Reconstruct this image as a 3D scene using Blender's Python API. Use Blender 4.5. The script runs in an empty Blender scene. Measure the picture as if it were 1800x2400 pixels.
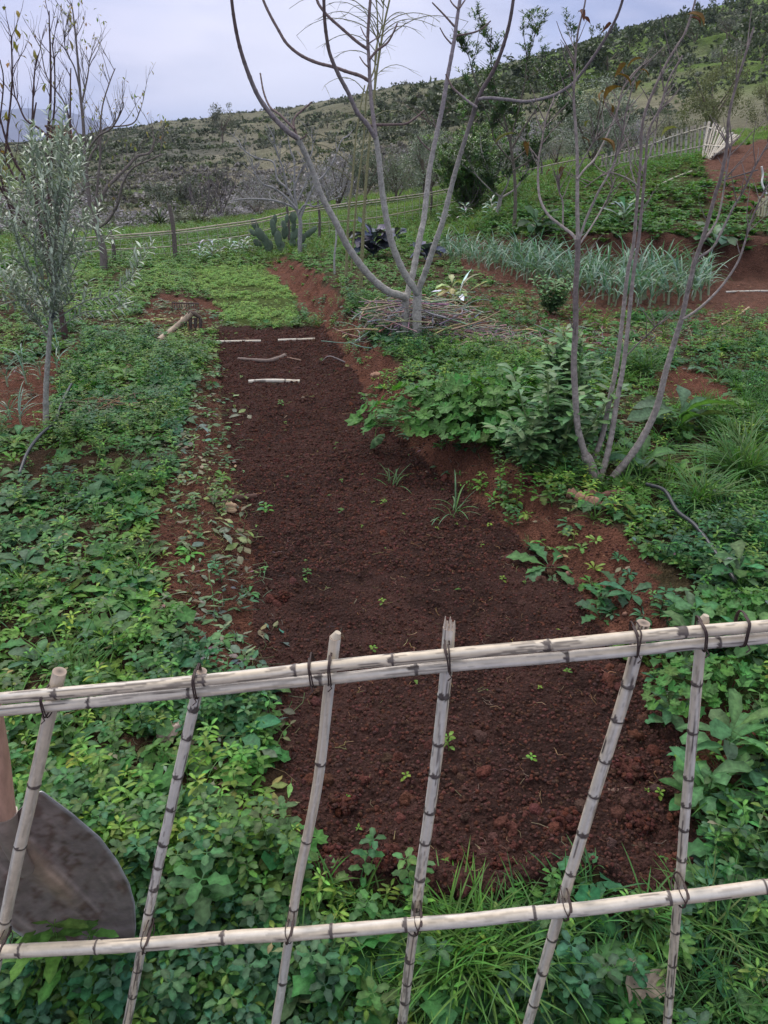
import bpy, math, random
import numpy as np
C = bpy.context.scene.collection
rng = np.random.default_rng(7)
random.seed(7)
# ------------------------------------------------------------------ camera
CAMZ = 1.7; TILT = math.radians(25.4); F = 1813.0
cam = bpy.data.cameras.new('camera'); camo = bpy.data.objects.new('camera', cam); C.objects.link(camo)
camo.location = (0, 0, CAMZ); camo.rotation_euler = (math.radians(90) - TILT, 0, 0)
cam.sensor_fit = 'VERTICAL'; cam.sensor_height = 24.0; cam.lens = 24.0 * F / 2400.0
cam.clip_start = 0.05; cam.clip_end = 12000
bpy.context.scene.camera = camo
# ------------------------------------------------------------------ world, sun, exposure
SUN_EL, SUN_AZ = math.radians(52), math.radians(-25)   # azimuth from +Y (view direction) towards +X
w = bpy.data.worlds.new("World"); bpy.context.scene.world = w; w.use_nodes = True
nt = w.node_tree; nt.nodes.clear(); N = nt.nodes.new; LK = nt.links.new
def mth(nt, op, a, b=None, c=None):
    n = nt.nodes.new('ShaderNodeMath'); n.operation = op
    for i, v in enumerate((a, b, c)):
        if v is None: continue
        if isinstance(v, (int, float)): n.inputs[i].default_value = v
        else: nt.links.new(v, n.inputs[i])
    return n.outputs[0]
def mixc(nt, fac, a, b, mode='MIX'):
    n = nt.nodes.new('ShaderNodeMix'); n.data_type = 'RGBA'; n.blend_type = mode; n.clamp_factor = True
    for i, v in ((0, fac), (6, a), (7, b)):
        if isinstance(v, (int, float)): n.inputs[i].default_value = v
        elif isinstance(v, (tuple, list)): n.inputs[i].default_value = tuple(v) + (1,) if len(v) == 3 else v
        else: nt.links.new(v, n.inputs[i])
    return n.outputs[2]
def ramp(nt, fac, stops):
    n = nt.nodes.new('ShaderNodeValToRGB'); cr = n.color_ramp
    while len(cr.elements) < len(stops): cr.elements.new(0.5)
    for e, (p, c) in zip(cr.elements, stops):
        e.position = p; e.color = (c, c, c, 1) if isinstance(c, (int, float)) else tuple(c) + (1,)
    nt.links.new(fac, n.inputs[0]); return n.outputs[0]
def noise(nt, vec, scale, detail=4, rough=0.55, dist=0.0, out=0):
    n = nt.nodes.new('ShaderNodeTexNoise'); n.inputs['Scale'].default_value = scale
    n.inputs['Detail'].default_value = detail; n.inputs['Roughness'].default_value = rough; n.inputs['Distortion'].default_value = dist
    if vec is not None: nt.links.new(vec, n.inputs['Vector'])
    return n.outputs[out]
sky = N('ShaderNodeTexSky'); sky.sky_type = 'NISHITA'; sky.sun_disc = False
sky.sun_elevation = SUN_EL; sky.sun_rotation = SUN_AZ; sky.altitude = 300; sky.dust_density = 2.0
tc = N('ShaderNodeTexCoord'); mp = N('ShaderNodeMapping'); mp.inputs['Scale'].default_value = (1, 1, 3.2)
LK(tc.outputs['Generated'], mp.inputs[0])
sep = N('ShaderNodeSeparateXYZ'); LK(tc.outputs['Generated'], sep.inputs[0])
el = sep.outputs[2]
lowf = ramp(nt, el, [(0.25, 1.0), (0.45, 0.0)])
base = ramp(nt, el, [(0.0, (0.42, 0.43, 0.53)), (0.07, (0.29, 0.32, 0.475)), (0.20, (0.225, 0.26, 0.42)), (0.45, (0.56, 0.58, 0.62)), (1.0, (0.88, 0.90, 0.88))])
cl = ramp(nt, noise(nt, mp.outputs[0], 2.6, 5, 0.5, 0.3), [(0.42, 0.0), (0.60, 1.0)])
base = mixc(nt, mth(nt, 'MULTIPLY', mth(nt, 'MULTIPLY', cl, 0.95), lowf), base, (0.41, 0.40, 0.52))
cl2 = ramp(nt, noise(nt, mp.outputs[0], 5.0, 5, 0.5, 0.2), [(0.46, 0.0), (0.66, 1.0)])
base = mixc(nt, mth(nt, 'MULTIPLY', mth(nt, 'MULTIPLY', cl2, 0.8), lowf), base, (0.17, 0.20, 0.345))
vd = N('ShaderNodeVectorMath'); vd.operation = 'DOT_PRODUCT'; LK(tc.outputs['Generated'], vd.inputs[0])
gx, gz = (760 - 900) / F, math.radians(2.5)
gl = np.array([gx, 1, gz]); gl /= np.linalg.norm(gl); vd.inputs[1].default_value = gl
glow = ramp(nt, vd.outputs['Value'], [(0.965, 0.0), (1.0, 1.0)])
base = mixc(nt, mth(nt, 'MULTIPLY', glow, 0.7), base, (0.58, 0.56, 0.63))
skyc = mixc(nt, 1.0, sky.outputs[0], (0.09, 0.09, 0.09), 'MULTIPLY')
fin = mixc(nt, 0.93, skyc, base)
bg = N('ShaderNodeBackground'); bg.inputs[1].default_value = 1.0; LK(fin, bg.inputs[0])
wo = N('ShaderNodeOutputWorld'); LK(bg.outputs[0], wo.inputs[0])
sl = bpy.data.lights.new('sun', 'SUN'); sl.energy = 1.3; sl.angle = math.radians(20); sl.color = (1.0, 0.93, 0.88)
so = bpy.data.objects.new('sun', sl); C.objects.link(so)
so.rotation_euler = (math.pi/2 - SUN_EL, 0, -SUN_AZ + math.pi)   # light comes from ahead-left, high
vs = bpy.context.scene.view_settings
vs.view_transform = 'Standard'; vs.look = 'None'; vs.exposure = 0.93; vs.gamma = 1.0
bpy.context.scene.render.engine = 'CYCLES'
bpy.context.scene.cycles.max_bounces = 5
bpy.context.scene.cycles.transparent_max_bounces = 6

# ------------------------------------------------------------------ camera <-> world helpers (used to survey the site)
ct, st = math.cos(TILT), math.sin(TILT)
def P(px, py, Y):
    a = (px - 900) / F; b = (1200 - py) / F
    s = Y / (ct + b * st)
    return np.array([a * s, Y, CAMZ + (-st + b * ct) * s])
def zdepth(p): return p[1] * ct + (CAMZ - p[2]) * st
def proj(X, Y, Z):
    zd = np.maximum(Y * ct + (CAMZ - Z) * st, 1e-3); b = Y * st + (Z - CAMZ) * ct
    return 900 + F * X / zd, 1200 - F * b / zd
def px2m(wpx, p): return wpx * zdepth(p) / F
def sstep(a, b, x):
    t = np.clip((x - a) / (b - a), 0, 1); return t * t * (3 - 2 * t)
# numpy value noise
_perm = np.random.default_rng(3).random(65536).astype(np.float64)
def _h(ix, iy, iz=0): return _perm[(ix * 7349 + iy * 19349 + iz * 8349 + (ix ^ (iy * 31)) * 101) & 65535]
def vnoise(x, y, seed=0):
    x = np.asarray(x, float); y = np.asarray(y, float)
    xi = np.floor(x).astype(np.int64); yi = np.floor(y).astype(np.int64); xf = x - xi; yf = y - yi
    u = xf * xf * (3 - 2 * xf); v = yf * yf * (3 - 2 * yf)
    a = _h(xi, yi, seed); b = _h(xi + 1, yi, seed); c = _h(xi, yi + 1, seed); d = _h(xi + 1, yi + 1, seed)
    return (a * (1 - u) + b * u) * (1 - v) + (c * (1 - u) + d * u) * v
def fbm(x, y, oct=4, seed=0, gain=0.5):
    s = 0; amp = 1; tot = 0
    for i in range(oct):
        s = s + amp * vnoise(x * 2**i + 13.7 * i, y * 2**i + 7.3 * i, seed + i); tot += amp; amp *= gain
    return s / tot
def inpoly(px, py, poly):
    r = np.zeros(np.shape(px), bool); n = len(poly)
    for i in range(n):
        x1, y1 = poly[i]; x2, y2 = poly[(i + 1) % n]
        if y1 == y2: continue
        c = ((y1 > py) != (y2 > py)) & (px < (x2 - x1) * (py - y1) / (y2 - y1) + x1)
        r ^= c
    return r

# ------------------------------------------------------------------ terrain survey
def rough(px, py, z=0.0):   # ray to horizontal plane z
    b = (1200 - py) / F; dz = -st + b * ct; s = (z - CAMZ) / dz
    return np.array([(px - 900) / F * s, (ct + b * st) * s])
bl = np.array([rough(*q) for q in [(800, 2380), (770, 2150), (748, 2060), (673, 1736), (624, 1497), (597, 1280), (542, 1030), (510, 846), (515, 765), (470, 690), (434, 624), (420, 600)]])
br = np.array([rough(*q) for q in [(1700, 2300), (1600, 2060), (1573, 1900), (1519, 1682), (1410, 1486), (1280, 1335), (1139, 1215), (976, 1085), (857, 976), (803, 868), (749, 765), (710, 700), (660, 640), (625, 610)]])
def bedL(Y): return np.interp(Y, bl[:, 1], bl[:, 0]) + 0.05 * (vnoise(Y * 2.2, Y * 0 + 5) - 0.5) + 0.03 * (vnoise(Y * 9, Y * 0 + 9) - 0.5)
def bedR(Y): return np.interp(Y, br[:, 1], br[:, 0]) + 0.07 * (vnoise(Y * 2.0, Y * 0 + 15) - 0.5) + 0.04 * (vnoise(Y * 8, Y * 0 + 19) - 0.5)
# anchors (px, py, distance) on the raised ground right of the bed
A = [(1400, 1130, 3.75), (1700, 1130, 3.8), (975, 815, 6.5), (1300, 700, 8.5), (1650, 700, 8.2), (1010, 620, 11.3), (1300, 640, 9.6),
     (1500, 900, 5.4), (1750, 950, 5.0), (1200, 1000, 4.5), (900, 720, 7.9), (760, 640, 10.6)]
an = [P(*q) for q in A]
an += [np.array(q, float) for q in [(1.0, 1.5, .04), (2.5, 1.5, .06), (1.2, 2.5, .08), (2.5, 2.5, .1), (3.5, 4, .15), (-4, 2, .05), (-4, 6, .02), (-6, 10, 0), (-3, 12, 0),
     (-2, 14, 0), (-5, 16, -.02), (-8, 20, -.1), (-9, 26, -.3), (0, 1, 0), (-1, 0, 0), (3, 0, .05), (0, -3, 0), (-4, -3, 0), (4, -3, .05), (0, 14.5, .12), (0, 18, .2), (-3, 22, -.1), (1.5, 22, .3), (4, 26, .7)]]
for q, st_ in [((1500, 450, 13.0), .33), ((1520, 395, 16), .33), ((1690, 392, 15), .36), ((1760, 356, 14.2), .38), ((1900, 400, 13), .4), ((1200, 440, 20), .2), ((1170, 500, 15), .2), ((1650, 520, 11), .36), ((1780, 560, 10), .38), ((1400, 370, 24), .3), ((1750, 350, 22), .3), ((2200, 300, 20), .4), ((2400, 600, 11), .4)]:
    p = P(*q).copy(); p[2] -= st_; an.append(p)
an = np.array(an)
def _tps(r): return np.where(r > 1e-9, r * r * np.log(np.maximum(r, 1e-9)), 0)
n_ = len(an); K = _tps(np.linalg.norm(an[:, None, :2] - an[None, :, :2], axis=2)) + np.eye(n_) * 0.6
Pm = np.c_[np.ones(n_), an[:, :2]]; M_ = np.zeros((n_ + 3, n_ + 3)); M_[:n_, :n_] = K; M_[:n_, n_:] = Pm; M_[n_:, :n_] = Pm.T
wts = np.linalg.solve(M_, np.r_[an[:, 2], 0, 0, 0])
def rbf(X, Y):
    s = wts[n_] + wts[n_ + 1] * X + wts[n_ + 2] * Y
    for i in range(n_): s = s + wts[i] * _tps(np.hypot(X - an[i, 0], Y - an[i, 1]))
    return s
bk = np.array([P(*q)[:2] for q in [(1040, 566, 12.6), (1180, 600, 11), (1300, 622, 10.0), (1500, 636, 9.5), (1700, 645, 9.3), (2100, 650, 9.0)]])
def bankY(X): return np.interp(X, bk[:, 0], bk[:, 1]) + 0.25 * (vnoise(X * 1.3, X * 0 + 2) - .5) + .1 * (vnoise(X * 5, X * 0 + 3) - .5)
def bankamp(X): return np.interp(X, [bk[0, 0] - .3, bk[1, 0], bk[2, 0], bk[4, 0], bk[5, 0]], [0.0, .16, .3, .38, .4])
# hillside: skyline and foot of the slope per bearing u = X / Y
def uof(px, py): b = (1200 - py) / F; return (px - 900) / F / (ct + b * st)
def eof(py): b = (1200 - py) / F; return (-st + b * ct) / (ct + b * st)
sk = [(-900, 380), (-300, 350), (0, 338), (150, 328), (300, 303), (398, 288), (488, 281), (563, 271), (750, 240), (876, 214), (1080, 180), (1172, 150), (1311, 117), (1450, 78), (1606, 32), (1724, 2), (1900, -50), (2600, -220)]
ft = [(-900, 540), (-300, 525), (0, 512), (300, 497), (600, 488), (800, 470), (1000, 440), (1200, 400), (1400, 370), (1600, 345), (1800, 310), (2600, 150)]
skU = np.array([uof(*q) for q in sk]); skE = np.array([eof(q[1]) for q in sk])
ftU = np.array([uof(*q) for q in ft]); ftE = np.array([eof(q[1]) for q in ft])
def ridgeY(u): return np.interp(u, [-.6, -.3, .1, .55], [170, 160, 135, 105])
def hillh(X, Y):
    Yc = np.maximum(Y, 5.0); u = X / Yc; R = ridgeY(u)
    zr = CAMZ + R * np.interp(u, skU, skE); z0 = CAMZ + 27 * np.interp(u, ftU, ftE)
    t = np.clip((Y - 27) / (R - 27), -0.2, 1.0)
    tt = np.sign(t) * np.abs(t) ** 1.12
    z = z0 + (zr - z0) * tt
    z = z + (fbm(X / 14, Y / 14, 4, 40) - .5) * 3.0 * sstep(35, 70, Y) * sstep(1.0, .85, t) + (fbm(X / 3, Y / 3, 3, 50) - .5) * .8 * sstep(30, 60, Y)
    z = z - np.maximum(Y - R, 0) * 0.25 - np.maximum(Y - R, 0) ** 2 * .002
    return z
def groundh(X, Y, fine=True):
    X = np.asarray(X, float); Y = np.asarray(Y, float)
    h = rbf(X, Y); dR = X - bedR(Y); dL = bedL(Y) - X
    far = sstep(13.0, 16.0, Y); near = sstep(1.44, 1.30, Y + 0.2 * (vnoise(X * 4, Y * 0) - .5))
    side = np.where(dR > 0, sstep(0.0, 0.34, dR + .08 * (vnoise(X * 6, Y * 6, 4) - .5)), sstep(0, .25, dL))
    m = np.maximum(np.maximum(side, far), near)
    h = np.where(dL > 0, h * .5 + .03, h + .05) * m - 0.02 * (1 - m) + 0.0 * near
    h = h + bankamp(X) * sstep(0, .42, Y - bankY(X)) + bankamp(X) * .12 * (vnoise(X * 5, Y * 5, 8) - .5) * sstep(-.1, .1, Y - bankY(X)) * sstep(.6, .4, Y - bankY(X))
    # spoil heap at the far right
    q = P(1800, 360, 14.0); h = h + 0.16 * np.exp(-((X - q[0] - .3) / .9) ** 2 - ((Y - 14) / 1.6) ** 2)
    h = h - .12 * sstep(1.40, 1.26, Y) - .10 * sstep(1.26, .95, Y)
    g = sstep(20, 30, Y)
    h = h * (1 - g) + hillh(X, Y) * g
    if fine:
        inb = (dR < 0) & (dL < 0) & (Y < 13)
        nb = (fbm(X * 9, Y * 9, 4, 60) - .5)
        h = h + np.where(inb, .048, .060) * nb * (1 - g)
        h = h + np.where(inb & (Y < 10.), .030, .022) * (fbm(X * 38, Y * 38, 3, 70, .6) - .5) * sstep(14, 8, Y)
    return h
def G(px, py):          # photo pixel -> point on the ground
    a = (px - 900) / F; b = (1200 - py) / F; d = np.array([a, ct + b * st, -st + b * ct])
    Y = np.geomspace(.6, 180, 1500); X = Y * d[0] / d[1]; Z = CAMZ + Y * d[2] / d[1]
    k = np.argmax(Z < groundh(X, Y, False)); k = max(k, 1)
    lo, hi = Y[k - 1], Y[k]
    for _ in range(12):
        m = (lo + hi) / 2
        if CAMZ + m * d[2] / d[1] < groundh(m * d[0] / d[1], m, False): hi = m
        else: lo = m
    return np.array([hi * d[0] / d[1], hi, float(groundh(hi * d[0] / d[1], hi, False))])
def Zg(x, y): return float(groundh(x, y, False))

# ------------------------------------------------------------------ geometry engine
class Geo:
    def __init__(s): s.V = []; s.Q = []; s.T = []; s.C = []; s.n = 0
    def add(s, V, Q=None, T=None, col=(1, 1, 1)):
        V = np.asarray(V, float).reshape(-1, 3)
        s.V.append(V)
        if Q is not None and len(Q): s.Q.append(np.asarray(Q, np.int64).reshape(-1, 4) + s.n)
        if T is not None and len(T): s.T.append(np.asarray(T, np.int64).reshape(-1, 3) + s.n)
        col = np.asarray(col, float)
        s.C.append(np.broadcast_to(col, (len(V), 3)) if col.ndim == 1 else col)
        s.n += len(V); return s
    def join(s, g, M=None, off=(0, 0, 0), tint=(1, 1, 1)):
        V, Q, T, Cc = g.arr()
        if M is not None: V = V @ np.asarray(M).T
        return s.add(V + np.asarray(off), Q, T, Cc * np.asarray(tint))
    def arr(s):
        V = np.concatenate(s.V) if s.V else np.zeros((0, 3))
        Q = np.concatenate(s.Q) if s.Q else np.zeros((0, 4), np.int64); T = np.concatenate(s.T) if s.T else np.zeros((0, 3), np.int64)
        return V, Q, T, np.concatenate(s.C) if s.C else np.zeros((0, 3))
def rotz(a): c, s = math.cos(a), math.sin(a); return np.array([[c, -s, 0], [s, c, 0], [0, 0, 1]])
def rotx(a): c, s = math.cos(a), math.sin(a); return np.array([[1, 0, 0], [0, c, -s], [0, s, c]])
def roty(a): c, s = math.cos(a), math.sin(a); return np.array([[c, 0, s], [0, 1, 0], [-s, 0, c]])
def mkmesh(name, g, mats, smooth=True):
    V, Q, T, Cc = g.arr(); me = bpy.data.meshes.new(name)
    nq, ntt = len(Q), len(T); me.vertices.add(len(V)); me.vertices.foreach_set('co', V.astype(np.float32).ravel())
    me.loops.add(nq * 4 + ntt * 3); me.polygons.add(nq + ntt)
    me.loops.foreach_set('vertex_index', np.concatenate([Q.ravel(), T.ravel()]).astype(np.int32))
    ls = np.concatenate([np.arange(nq) * 4, nq * 4 + np.arange(ntt) * 3]).astype(np.int32)
    me.polygons.foreach_set('loop_start', ls)
    try: me.polygons.foreach_set('loop_total', np.concatenate([np.full(nq, 4), np.full(ntt, 3)]).astype(np.int32))
    except Exception: pass
    if smooth: me.polygons.foreach_set('use_smooth', np.ones(nq + ntt, bool))
    at = me.attributes.new('Col', 'FLOAT_COLOR', 'POINT')
    at.data.foreach_set('color', np.c_[Cc, np.ones(len(Cc))].astype(np.float32).ravel())
    me.update(calc_edges=True)
    if mats is not None: me.materials.append(mats)
    return me
def setp(o, label=None, cat=None, group=None, kind=None):
    if label: o['label'] = label
    if cat: o['category'] = cat
    if group: o['group'] = group
    if kind: o['kind'] = kind
    return o
def obj(name, g, mat, parent=None, base=None, label=None, cat=None, group=None, kind=None, smooth=True):
    """one mesh object; geometry is in world space, moved relative to its base / parent"""
    b = np.zeros(3) if base is None else np.asarray(base, float)
    if parent is not None: b = np.asarray(parent['_b'], float)
    if isinstance(g, Geo):
        g2 = Geo(); g2.join(g, None, -b); me = mkmesh(name, g2, mat, smooth)
    else: me = g
    o = bpy.data.objects.new(name, me); C.objects.link(o)
    if parent is not None: o.parent = parent; o['_b'] = list(b)
    else: o.location = b; o['_b'] = list(b)
    return setp(o, label, cat, group, kind)
def thing(name, label, cat, loc, group=None):
    o = bpy.data.objects.new(name, None); C.objects.link(o); o.location = loc; o.empty_display_size = .1
    o['_b'] = [float(v) for v in loc]; return setp(o, label, cat, group)
def copy_thing(o, loc, rz, sc, label, group):
    c = o.copy(); C.objects.link(c); c.location = loc; c.rotation_euler = (0, 0, rz); c.scale = (sc, sc, sc) if np.isscalar(sc) else sc
    for ch in o.children:
        d = ch.copy(); C.objects.link(d); d.parent = c
    c['label'] = label; c['group'] = group; return c
def crom(pts, n=6):
    pts = np.asarray(pts, float)
    if len(pts) < 3:
        t = np.linspace(0, 1, n + 1)[:, None]; return pts[0] * (1 - t) + pts[-1] * t
    p = np.vstack([2 * pts[0] - pts[1], pts, 2 * pts[-1] - pts[-2]]); out = []
    for i in range(1, len(p) - 2):
        for k in range(n):
            t = k / n; out.append(.5 * ((2 * p[i]) + (-p[i-1] + p[i+1]) * t + (2*p[i-1] - 5*p[i] + 4*p[i+1] - p[i+2]) * t*t + (-p[i-1] + 3*p[i] - 3*p[i+1] + p[i+2]) * t**3))
    out.append(p[-2]); return np.array(out)
def tube(g, pts, rad, sides=6, col=(1, 1, 1), cap=True, colf=None):
    pts = np.asarray(pts, float); k = len(pts); rad = np.broadcast_to(np.asarray(rad, float), (k,))
    d = np.gradient(pts, axis=0); d /= np.maximum(np.linalg.norm(d, axis=1), 1e-9)[:, None]
    up = np.array([0, 0, 1.]) if abs(d[0, 2]) < .9 else np.array([1., 0, 0])
    a = np.cross(d[0], up); a /= np.linalg.norm(a); fr = []
    for i in range(k):
        a = a - d[i] * np.dot(a, d[i]); a /= max(np.linalg.norm(a), 1e-9); fr.append((a, np.cross(d[i], a)))
    th = np.arange(sides) * 2 * math.pi / sides
    Aa = np.array([f[0] for f in fr]); B = np.array([f[1] for f in fr])
    V = pts[:, None] + rad[:, None, None] * (np.cos(th)[None, :, None] * Aa[:, None] + np.sin(th)[None, :, None] * B[:, None])
    V = V.reshape(-1, 3); i = np.arange(k - 1)[:, None] * sides; j = np.arange(sides)[None]; j2 = (j + 1) % sides
    Q = np.stack([i + j, i + j2, i + sides + j2, i + sides + j], -1).reshape(-1, 4); T = []
    if cap:
        V = np.vstack([V, pts[0], pts[-1]]); c0, c1 = k * sides, k * sides + 1
        r0 = V[:sides].copy(); r1 = V[(k-1)*sides:k*sides].copy(); V = np.vstack([V, r0, r1]); e0 = k*sides + 2; e1 = e0 + sides
        for q in range(sides): T += [(c0, e0 + (q + 1) % sides, e0 + q), (c1, e1 + q, e1 + (q + 1) % sides)]
    c = np.asarray(col, float)
    if colf is not None:
        vv = np.repeat(np.linspace(0, 1, k), sides); tt = np.tile(th, k); c = colf(vv, tt)
        if cap: cc_ = np.array([.20, .15, .12]); c = np.vstack([c, cc_[None] * .3, cc_[None] * .3, np.tile(cc_ * 1.6, (2 * sides, 1))])
    g.add(V, Q, T, c); return g
# -------- leaves
def leaf(L, W, n=4, a0=.6, a1=-.3, fold=.35, peak=.45, serr=0.0, pet=0.0, col=(1, 1, 1), rib=1.35, r=random, twist=0.0):
    """leaf growing along +X from the origin; a0/a1 = pitch at base and tip"""
    t = np.linspace(0, 1, n + 1); ang = a0 + (a1 - a0) * t
    step = (L + pet) / n; x = np.r_[0, np.cumsum(np.cos((ang[1:] + ang[:-1]) / 2)) * step]; z = np.r_[0, np.cumsum(np.sin((ang[1:] + ang[:-1]) / 2)) * step]
    tp = pet / (L + pet) if pet else 0
    tb = np.clip((t - tp) / (1 - tp), 0, 1); wv = np.where(tb <= peak, np.sin(tb / peak * math.pi / 2) ** .7, np.cos((tb - peak) / (1 - peak) * math.pi / 2) ** .62) * W / 2 + W * .03
    if serr: wv = wv * (1 - serr * (np.arange(n + 1) % 2))
    V = []; Cc = []
    for k in range(n + 1):
        jl = 1 + r.uniform(-.12, .12); jr = 1 + r.uniform(-.12, .12); f = fold * (1 - .3 * t[k]) + r.uniform(-.12, .12); tw = twist * t[k]
        for s, j in ((-1, jl), (0, 0), (1, jr)):
            w_ = wv[k] * j; V.append((x[k] - math.sin(ang[k]) * w_ * math.sin(f) * abs(s), s * w_ * math.cos(f), z[k] + w_ * math.sin(f) * abs(s) + s * w_ * math.sin(tw)))
            Cc.append([c * (rib if s == 0 else 1) for c in col])
    Q = []
    for k in range(n): b = k * 3; Q += [(b, b + 3, b + 4, b + 1), (b + 1, b + 4, b + 5, b + 2)]
    g = Geo(); g.add(V, Q, None, np.array(Cc)); return g
def roundleaf(R, lobes=5, amp=.18, crease=.12, col=(1, 1, 1), cup=.15, r=random):
    """mallow-like disc, petiole joint at the origin, blade around it"""
    nseg = lobes * 4; V = [(0, 0, 0)]; Cc = [[c * 1.4 for c in col]]; T = []; Q = []
    a = np.linspace(-math.pi * .93, math.pi * .93, nseg + 1)
    for ring, rr in ((1, .5), (2, 1.0)):
        for i, th in enumerate(a):
            ph = (i % 4) / 4 * 2 * math.pi; lob = 1 - amp * (0.5 + .5 * math.cos(ph)) * (ring - 1) - .05 * (ring - 1) * (i % 2)
            rad = R * rr * lob * (1 + r.uniform(-.04, .04)); z = R * (cup * rr * rr + crease * rr * (-math.cos(ph)) * .5) + r.uniform(-.02, .02) * R
            V.append((rad * math.cos(th) + .0, rad * math.sin(th), z)); k = 1.25 if (i % 4 == 2 and ring == 1) else 1.0
            Cc.append([c * k for c in col])
    m = nseg + 1
    for i in range(nseg): T.append((0, 1 + i, 2 + i)); Q.append((1 + i, 1 + m + i, 2 + m + i, 2 + i))
    g = Geo(); g.add(V, Q, T, np.array(Cc)); return g
def scatter(g, protos, pos, yaw, sc, tint, tilt=None, pick=None, r=rng):
    """many transformed copies of plant prototypes merged into ONE ground-cover mesh"""
    N_ = len(pos); pick = r.integers(0, len(protos), N_) if pick is None else pick
    tx = np.zeros(N_) if tilt is None else tilt; ta = r.random(N_) * 6.283
    for k, p in enumerate(protos):
        V, Q, T, Cc = p.arr(); s = np.where(pick == k)[0]
        if not len(s): continue
        c, sn = np.cos(yaw[s]), np.sin(yaw[s]); S = sc[s][:, None]
        x = (V[None, :, 0] * c[:, None] - V[None, :, 1] * sn[:, None]) * S; y = (V[None, :, 0] * sn[:, None] + V[None, :, 1] * c[:, None]) * S; z = V[None, :, 2] * S
        kx, ky = np.cos(ta[s])[:, None] * np.tan(tx[s])[:, None], np.sin(ta[s])[:, None] * np.tan(tx[s])[:, None]
        x2 = x + z * kx; y2 = y + z * ky; z2 = z
        W_ = np.stack([x2, y2, z2], -1) + pos[s][:, None]; n = len(V); off = (np.arange(len(s)) * n)[:, None, None]
        CC = Cc[None] * tint[s][:, None]
        g.add(W_.reshape(-1, 3), (Q[None] + off).reshape(-1, 4) if len(Q) else None, (T[None] + off).reshape(-1, 3) if len(T) else None, CC.reshape(-1, 3))
    return g

# ------------------------------------------------------------------ materials
def newmat(name):
    m = bpy.data.materials.new(name); m.use_nodes = True; nt = m.node_tree; nt.nodes.clear()
    o = nt.nodes.new('ShaderNodeOutputMaterial'); b = nt.nodes.new('ShaderNodeBsdfPrincipled'); nt.links.new(b.outputs[0], o.inputs[0]); return m, nt, b, o
def colattr(nt): a = nt.nodes.new('ShaderNodeAttribute'); a.attribute_name = 'Col'; return a.outputs['Color']
def objco(nt): return nt.nodes.new('ShaderNodeTexCoord').outputs['Object']
def bump(nt, b, h, strength=.4, dist=.01):
    n = nt.nodes.new('ShaderNodeBump'); n.inputs['Strength'].default_value = strength; n.inputs['Distance'].default_value = dist
    nt.links.new(h, n.inputs['Height']); nt.links.new(n.outputs[0], b.inputs['Normal']); return n
def leafmat(name, rough=.45, trans=.25, var=.35, scale=60, spec=.5):
    m, nt, b, o = newmat(name); c = colattr(nt); co = objco(nt)
    nz = noise(nt, co, scale, 3); v = ramp(nt, nz, [(.3, 1 - var), (.7, 1 + var)])
    c2 = mixc(nt, 1.0, c, v, 'MULTIPLY'); nt.links.new(c2, b.inputs['Base Color']); b.inputs['Roughness'].default_value = rough
    b.inputs['Specular IOR Level'].default_value = spec
    bump(nt, b, noise(nt, co, scale * 2.5, 2), .35, .004)
    tr = nt.nodes.new('ShaderNodeBsdfTranslucent'); c3 = mixc(nt, 1.0, c2, (1.25, 1.45, .55), 'MULTIPLY'); nt.links.new(c3, tr.inputs[0])
    mx = nt.nodes.new('ShaderNodeMixShader'); mx.inputs[0].default_value = trans
    nt.links.new(b.outputs[0], mx.inputs[1]); nt.links.new(tr.outputs[0], mx.inputs[2]); nt.links.new(mx.outputs[0], o.inputs[0]); return m
def simple(name, rough=.7, var=.3, scale=30, bs=.5, bd=.004, spec=.3, stretch=(1, 1, 1), metallic=0.0):
    m, nt, b, o = newmat(name); c = colattr(nt); co = objco(nt); mp = nt.nodes.new('ShaderNodeMapping'); mp.inputs['Scale'].default_value = stretch; nt.links.new(co, mp.inputs[0])
    nz = noise(nt, mp.outputs[0], scale, 5, .6); v = ramp(nt, nz, [(.3, 1 - var), (.7, 1 + var)])
    nt.links.new(mixc(nt, 1.0, c, v, 'MULTIPLY'), b.inputs['Base Color']); b.inputs['Roughness'].default_value = rough; b.inputs['Specular IOR Level'].default_value = spec
    b.inputs['Metallic'].default_value = metallic
    bump(nt, b, nz, bs, bd); return m
M_leaf = leafmat('leaf_fresh', .55, .3, .35, 60, .18); M_grass = leafmat('grass_blade', .5, .3, .25, 40, .2); M_waxy = leafmat('leaf_waxy', .5, .15, .25, 40, .3)
M_bush = leafmat('bush_leaf', .6, .12, .3, 3, .3); M_dry = leafmat('leaf_dry', .75, .2, .3, 60, .2)
M_bark = simple('bark', .8, .3, 45, .7, .004); M_barkfine = simple('bark_smooth', .8, .32, 60, .9, .005)
M_cane = simple('cane', .5, .10, 60, .25, .001, .4); M_wood = simple('worn_wood', .6, .3, 40, .5, .002, stretch=(1, 1, .25))
M_stone = simple('stone', .85, .3, 25, .8, .01); M_metal = simple('steel', .42, .35, 22, .35, .002, .5, metallic=.15); M_rust = simple('rusty_iron', .8, .4, 60, .5, .002)
M_wire = simple('wire', .55, .2, 50, .1, .001); M_hose = simple('hose_plastic', .45, .1, 30, .1, .001, .5)
M_clod = simple('soil_clod', .95, .5, 110, 1.0, .012, .1)
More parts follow.
